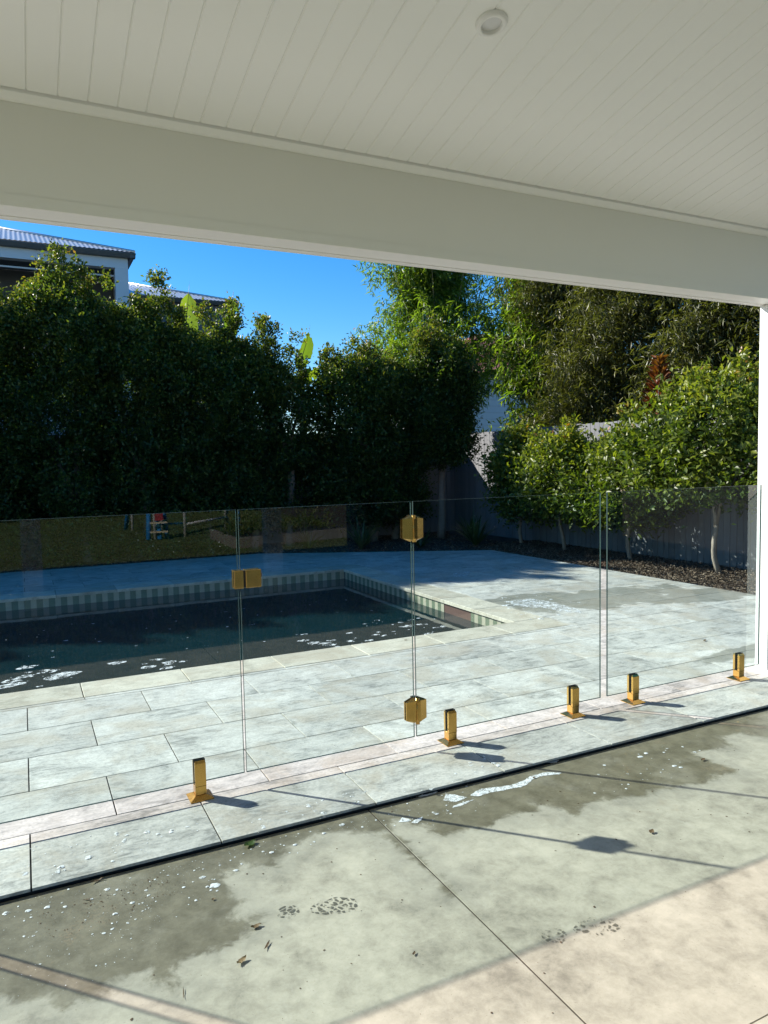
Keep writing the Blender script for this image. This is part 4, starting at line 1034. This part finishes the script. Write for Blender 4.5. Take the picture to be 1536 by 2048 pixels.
dots(fp, [(430,1650),(640,1600),(980,1510),(1100,1500),(900,1570),(600,1650),(460,1675)], 110, 0.0, 0.003, 0.015, R_)
dots(fp, [(980,1195),(1090,1185),(1160,1205),(1130,1240),(1040,1240)], 80, 0.0, 0.008, 0.045, R_)
for poly in ([(1008,1203),(1060,1197),(1110,1205),(1150,1216),(1170,1226),(1120,1222),(1090,1216),(1050,1214),(1030,1210)], [(443,1151),(463,1149),(464,1152),(450,1153)], [(905,1146),(940,1142),(935,1152),(908,1154)], [(835,1114),(856,1114),(850,1116)], [(620,1131),(632,1130),(630,1133)]):
    poly_sheet(fp, poly, 0.003, 0.0, R_)
tag(fp.build('soap_residue', M['film']), 'dried white soap residue spotted over the pale pavers', 'foam', kind='stuff')
fw = MB(); ZW = -0.1385
def rafts(region, n, s):
    reg = [onz(x, y, -0.14).to_2d()[:] for x, y in region]; bx = [p[0] for p in reg]; by = [p[1] for p in reg]; k = 0; tr = 0
    while k < n and tr < n*40:
        tr += 1; x = R_.uniform(min(bx), max(bx)); y = R_.uniform(min(by), max(by))
        if y < WY0+0.03 or x > WX1-0.03 or sdf_poly(np.array([x]), np.array([y]), reg)[0] < 0: continue
        q = s*1.5*R_.uniform(0.1, 1)**2+0.005; blob(fw, x, y, ZW+R_.uniform(0, 0.0006), q*R_.uniform(1.2, 2.2), q, R_, 0.002, 11, R_.uniform(-0.3, 0.3)); k += 1
rafts([(560,1275),(610,1265),(690,1285),(700,1300),(620,1300)], 12, 0.04)
rafts([(690,1265),(760,1235),(870,1235),(900,1255),(830,1285),(700,1300)], 40, 0.02)
rafts([(0,1335),(60,1330),(140,1345),(120,1370),(0,1390)], 20, 0.045)
rafts([(180,1325),(330,1300),(460,1310),(300,1345),(200,1350)], 8, 0.03)
rafts([(0,1260),(700,1190),(900,1230),(800,1290),(0,1370)], 60, 0.005)
tag(fw.build('pool_foam', M['film']), 'white soap foam rafts floating on the dark pool water', 'foam', kind='stuff')

def tread_material(name, lo, hi, amt):
    t = NT(name); P = t.pos()
    t.p(t.mix(t.noise(P, 30, 4), (0.09, 0.083, 0.06), (0.15, 0.138, 0.10)), 0.4)
    vo = t.n('ShaderNodeTexVoronoi', feature='DISTANCE_TO_EDGE'); t.L.new(t.mapv(P, (0.8, 1.0, 1.0)), vo.inputs['Vector']); vo.inputs['Scale'].default_value = 52; vo.inputs['Randomness'].default_value = 0.75
    cell = t.step(t.math('ADD', vo.outputs['Distance'], t.math('MULTIPLY', t.math('SUBTRACT', t.noise(P, 140, 3), 0.5), 0.12)), 0.06, 0.17)
    worn = t.step(t.noise(P, 24, 5, 0.65), lo, hi)
    t.L.new(t.math('MULTIPLY', t.math('MULTIPLY', cell, worn), amt), t.b.inputs['Alpha']); return t.m
M['tread'] = tread_material('wet boot tread', 0.36, 0.48, 0.95); M['tread_faint'] = tread_material('drying boot tread', 0.42, 0.58, 0.72)
def footprint(px_, py_, ang, heel_gap, label, seed, mat='tread', k=1.0):
    r_ = random.Random(seed); c = onz(px_, py_, ZS); root = empty('wet_footprint', c, label, 'footprint', 'wet boot prints on the concrete')
    def outline(name, u0, a, b_):
        mb = MB(); n = 26; pts = []
        for i in range(n):
            t_ = 2*math.pi*i/n; q = 1+r_.uniform(-0.06, 0.06)
            u = u0+a*q*math.cos(t_); v = b_*q*math.sin(t_)*(1+0.12*math.cos(t_))
            pts.append((u*math.cos(ang)-v*math.sin(ang), u*math.sin(ang)+v*math.cos(ang), 0.0011))
        mb.add(pts, [list(range(n))]); mb.build(name, M[mat], root)
    outline('sole_print', 0.0, 0.086*k, 0.046*k); outline('heel_print', -0.165*k+heel_gap, 0.042*k, 0.036*k)
    return root
footprint(668, 1812, -0.28, 0.005, 'dark wet boot print with chunky tread beside the damp patch', 4)
footprint(1195, 1852, -0.18, 0.005, 'fainter wet boot print crossing the edge of the glass shadow', 9, 'tread_faint')

def fallen_leaf(px_, py_, z, ln, wd, curl, rot, mat, tintv, label, kind_=0):
    c = onz(px_, py_, z); o = None; n = 9; vs = []; fs = []; mb = MB(); r_ = random.Random(int(px_))
    for i in range(n+1):
        f = i/n; x = (f-0.5)*ln; w = wd*0.5*math.sin(max(0.02, min(0.985, f))*math.pi)**0.7
        zc = 0.002+curl*ln*(2*f-1)**2*0.25+abs(r_.gauss(0, 0.0012))
        for s_ in (-1, 0, 1): vs.append((x+r_.gauss(0, .0012), s_*w*(1+r_.uniform(-.2, .2)), zc+abs(s_)*wd*curl*r_.uniform(0.3, 0.6)))
    for i in range(n):
        for k in range(2): a = i*3+k; fs.append((a, a+1, a+4, a+3))
    mb.add(vs, fs, 0, True); o = mb.build('fallen_leaf', M[mat], None, c); o.rotation_euler = (0, 0, rot)
    o.data.attributes.new('tint', 'FLOAT', 'POINT').data.foreach_set('value', [tintv]*len(vs))
    return tag(o, label, 'leaf', 'fallen leaves on the concrete')
fallen_leaf(500, 1690, ZS, 0.055, 0.034, 0.35, 0.4, 'leaf2', 0.3, 'green crumpled leaf at the edge of the pavers')
fallen_leaf(512, 1855, ZS, 0.036, 0.018, 0.45, 0.1, 'deadleaf', 0.5, 'reddish brown curled leaf on the edge of the damp patch')
fallen_leaf(483, 1925, ZS, 0.042, 0.018, 0.5, 0.5, 'deadleaf', 0.9, 'pale brown curled leaf on the dry concrete below the damp patch')
fallen_leaf(534, 1893, ZS, 0.045, 0.008, 0.3, 0.9, 'deadleaf', 0.0, 'thin dark curled leaf lying beside the pale brown leaf')
fallen_leaf(1303, 1666, ZS, 0.028, 0.020, 0.5, 0.3, 'deadleaf', 0.3, 'small crumpled leaf near the latch shadow')
fallen_leaf(1406, 1521, ZS, 0.035, 0.016, 0.4, 0.2, 'deadleaf', 0.1, 'dark leaf in the wet patch near the white post')
fallen_leaf(1068, 1557, ZS, 0.014, 0.010, 0.4, 0.2, 'deadleaf', 0.2, 'tiny leaf caught in the long foam streak')
fallen_leaf(828, 1909, ZS, 0.018, 0.008, 0.5, 0.7, 'deadleaf', 0.0, 'small black leaf scrap beside the sawn joint')
fallen_leaf(194, 1763, ZS, 0.045, 0.010, 0.5, 0.2, 'deadleaf', 0.2, 'twiggy leaf scrap against the paver edge')
fallen_leaf(175, 1800, ZS, 0.026, 0.006, 0.2, -0.3, 'deadleaf', 0.1, 'narrow brown leaf scrap in the sandy wet patch')
fallen_leaf(427, 1800, ZS, 0.014, 0.009, 0.3, 0.0, 'deadleaf', 0.4, 'tiny reddish leaf scrap below the large foam droplet')
fallen_leaf(367, 1988, ZS, 0.05, 0.003, 0.2, 1.4, 'deadleaf', 0.0, 'thin dark twig on the dry concrete')
fallen_leaf(811, 1281, 0.0, 0.03, 0.016, 0.4, 0.2, 'deadleaf', 0.5, 'small dry leaf on the pool coping')
fallen_leaf(1409, 1282, 0.0, 0.045, 0.02, 0.4, 0.3, 'deadleaf', 0.2, 'dark dry leaf on the pavers near the post')
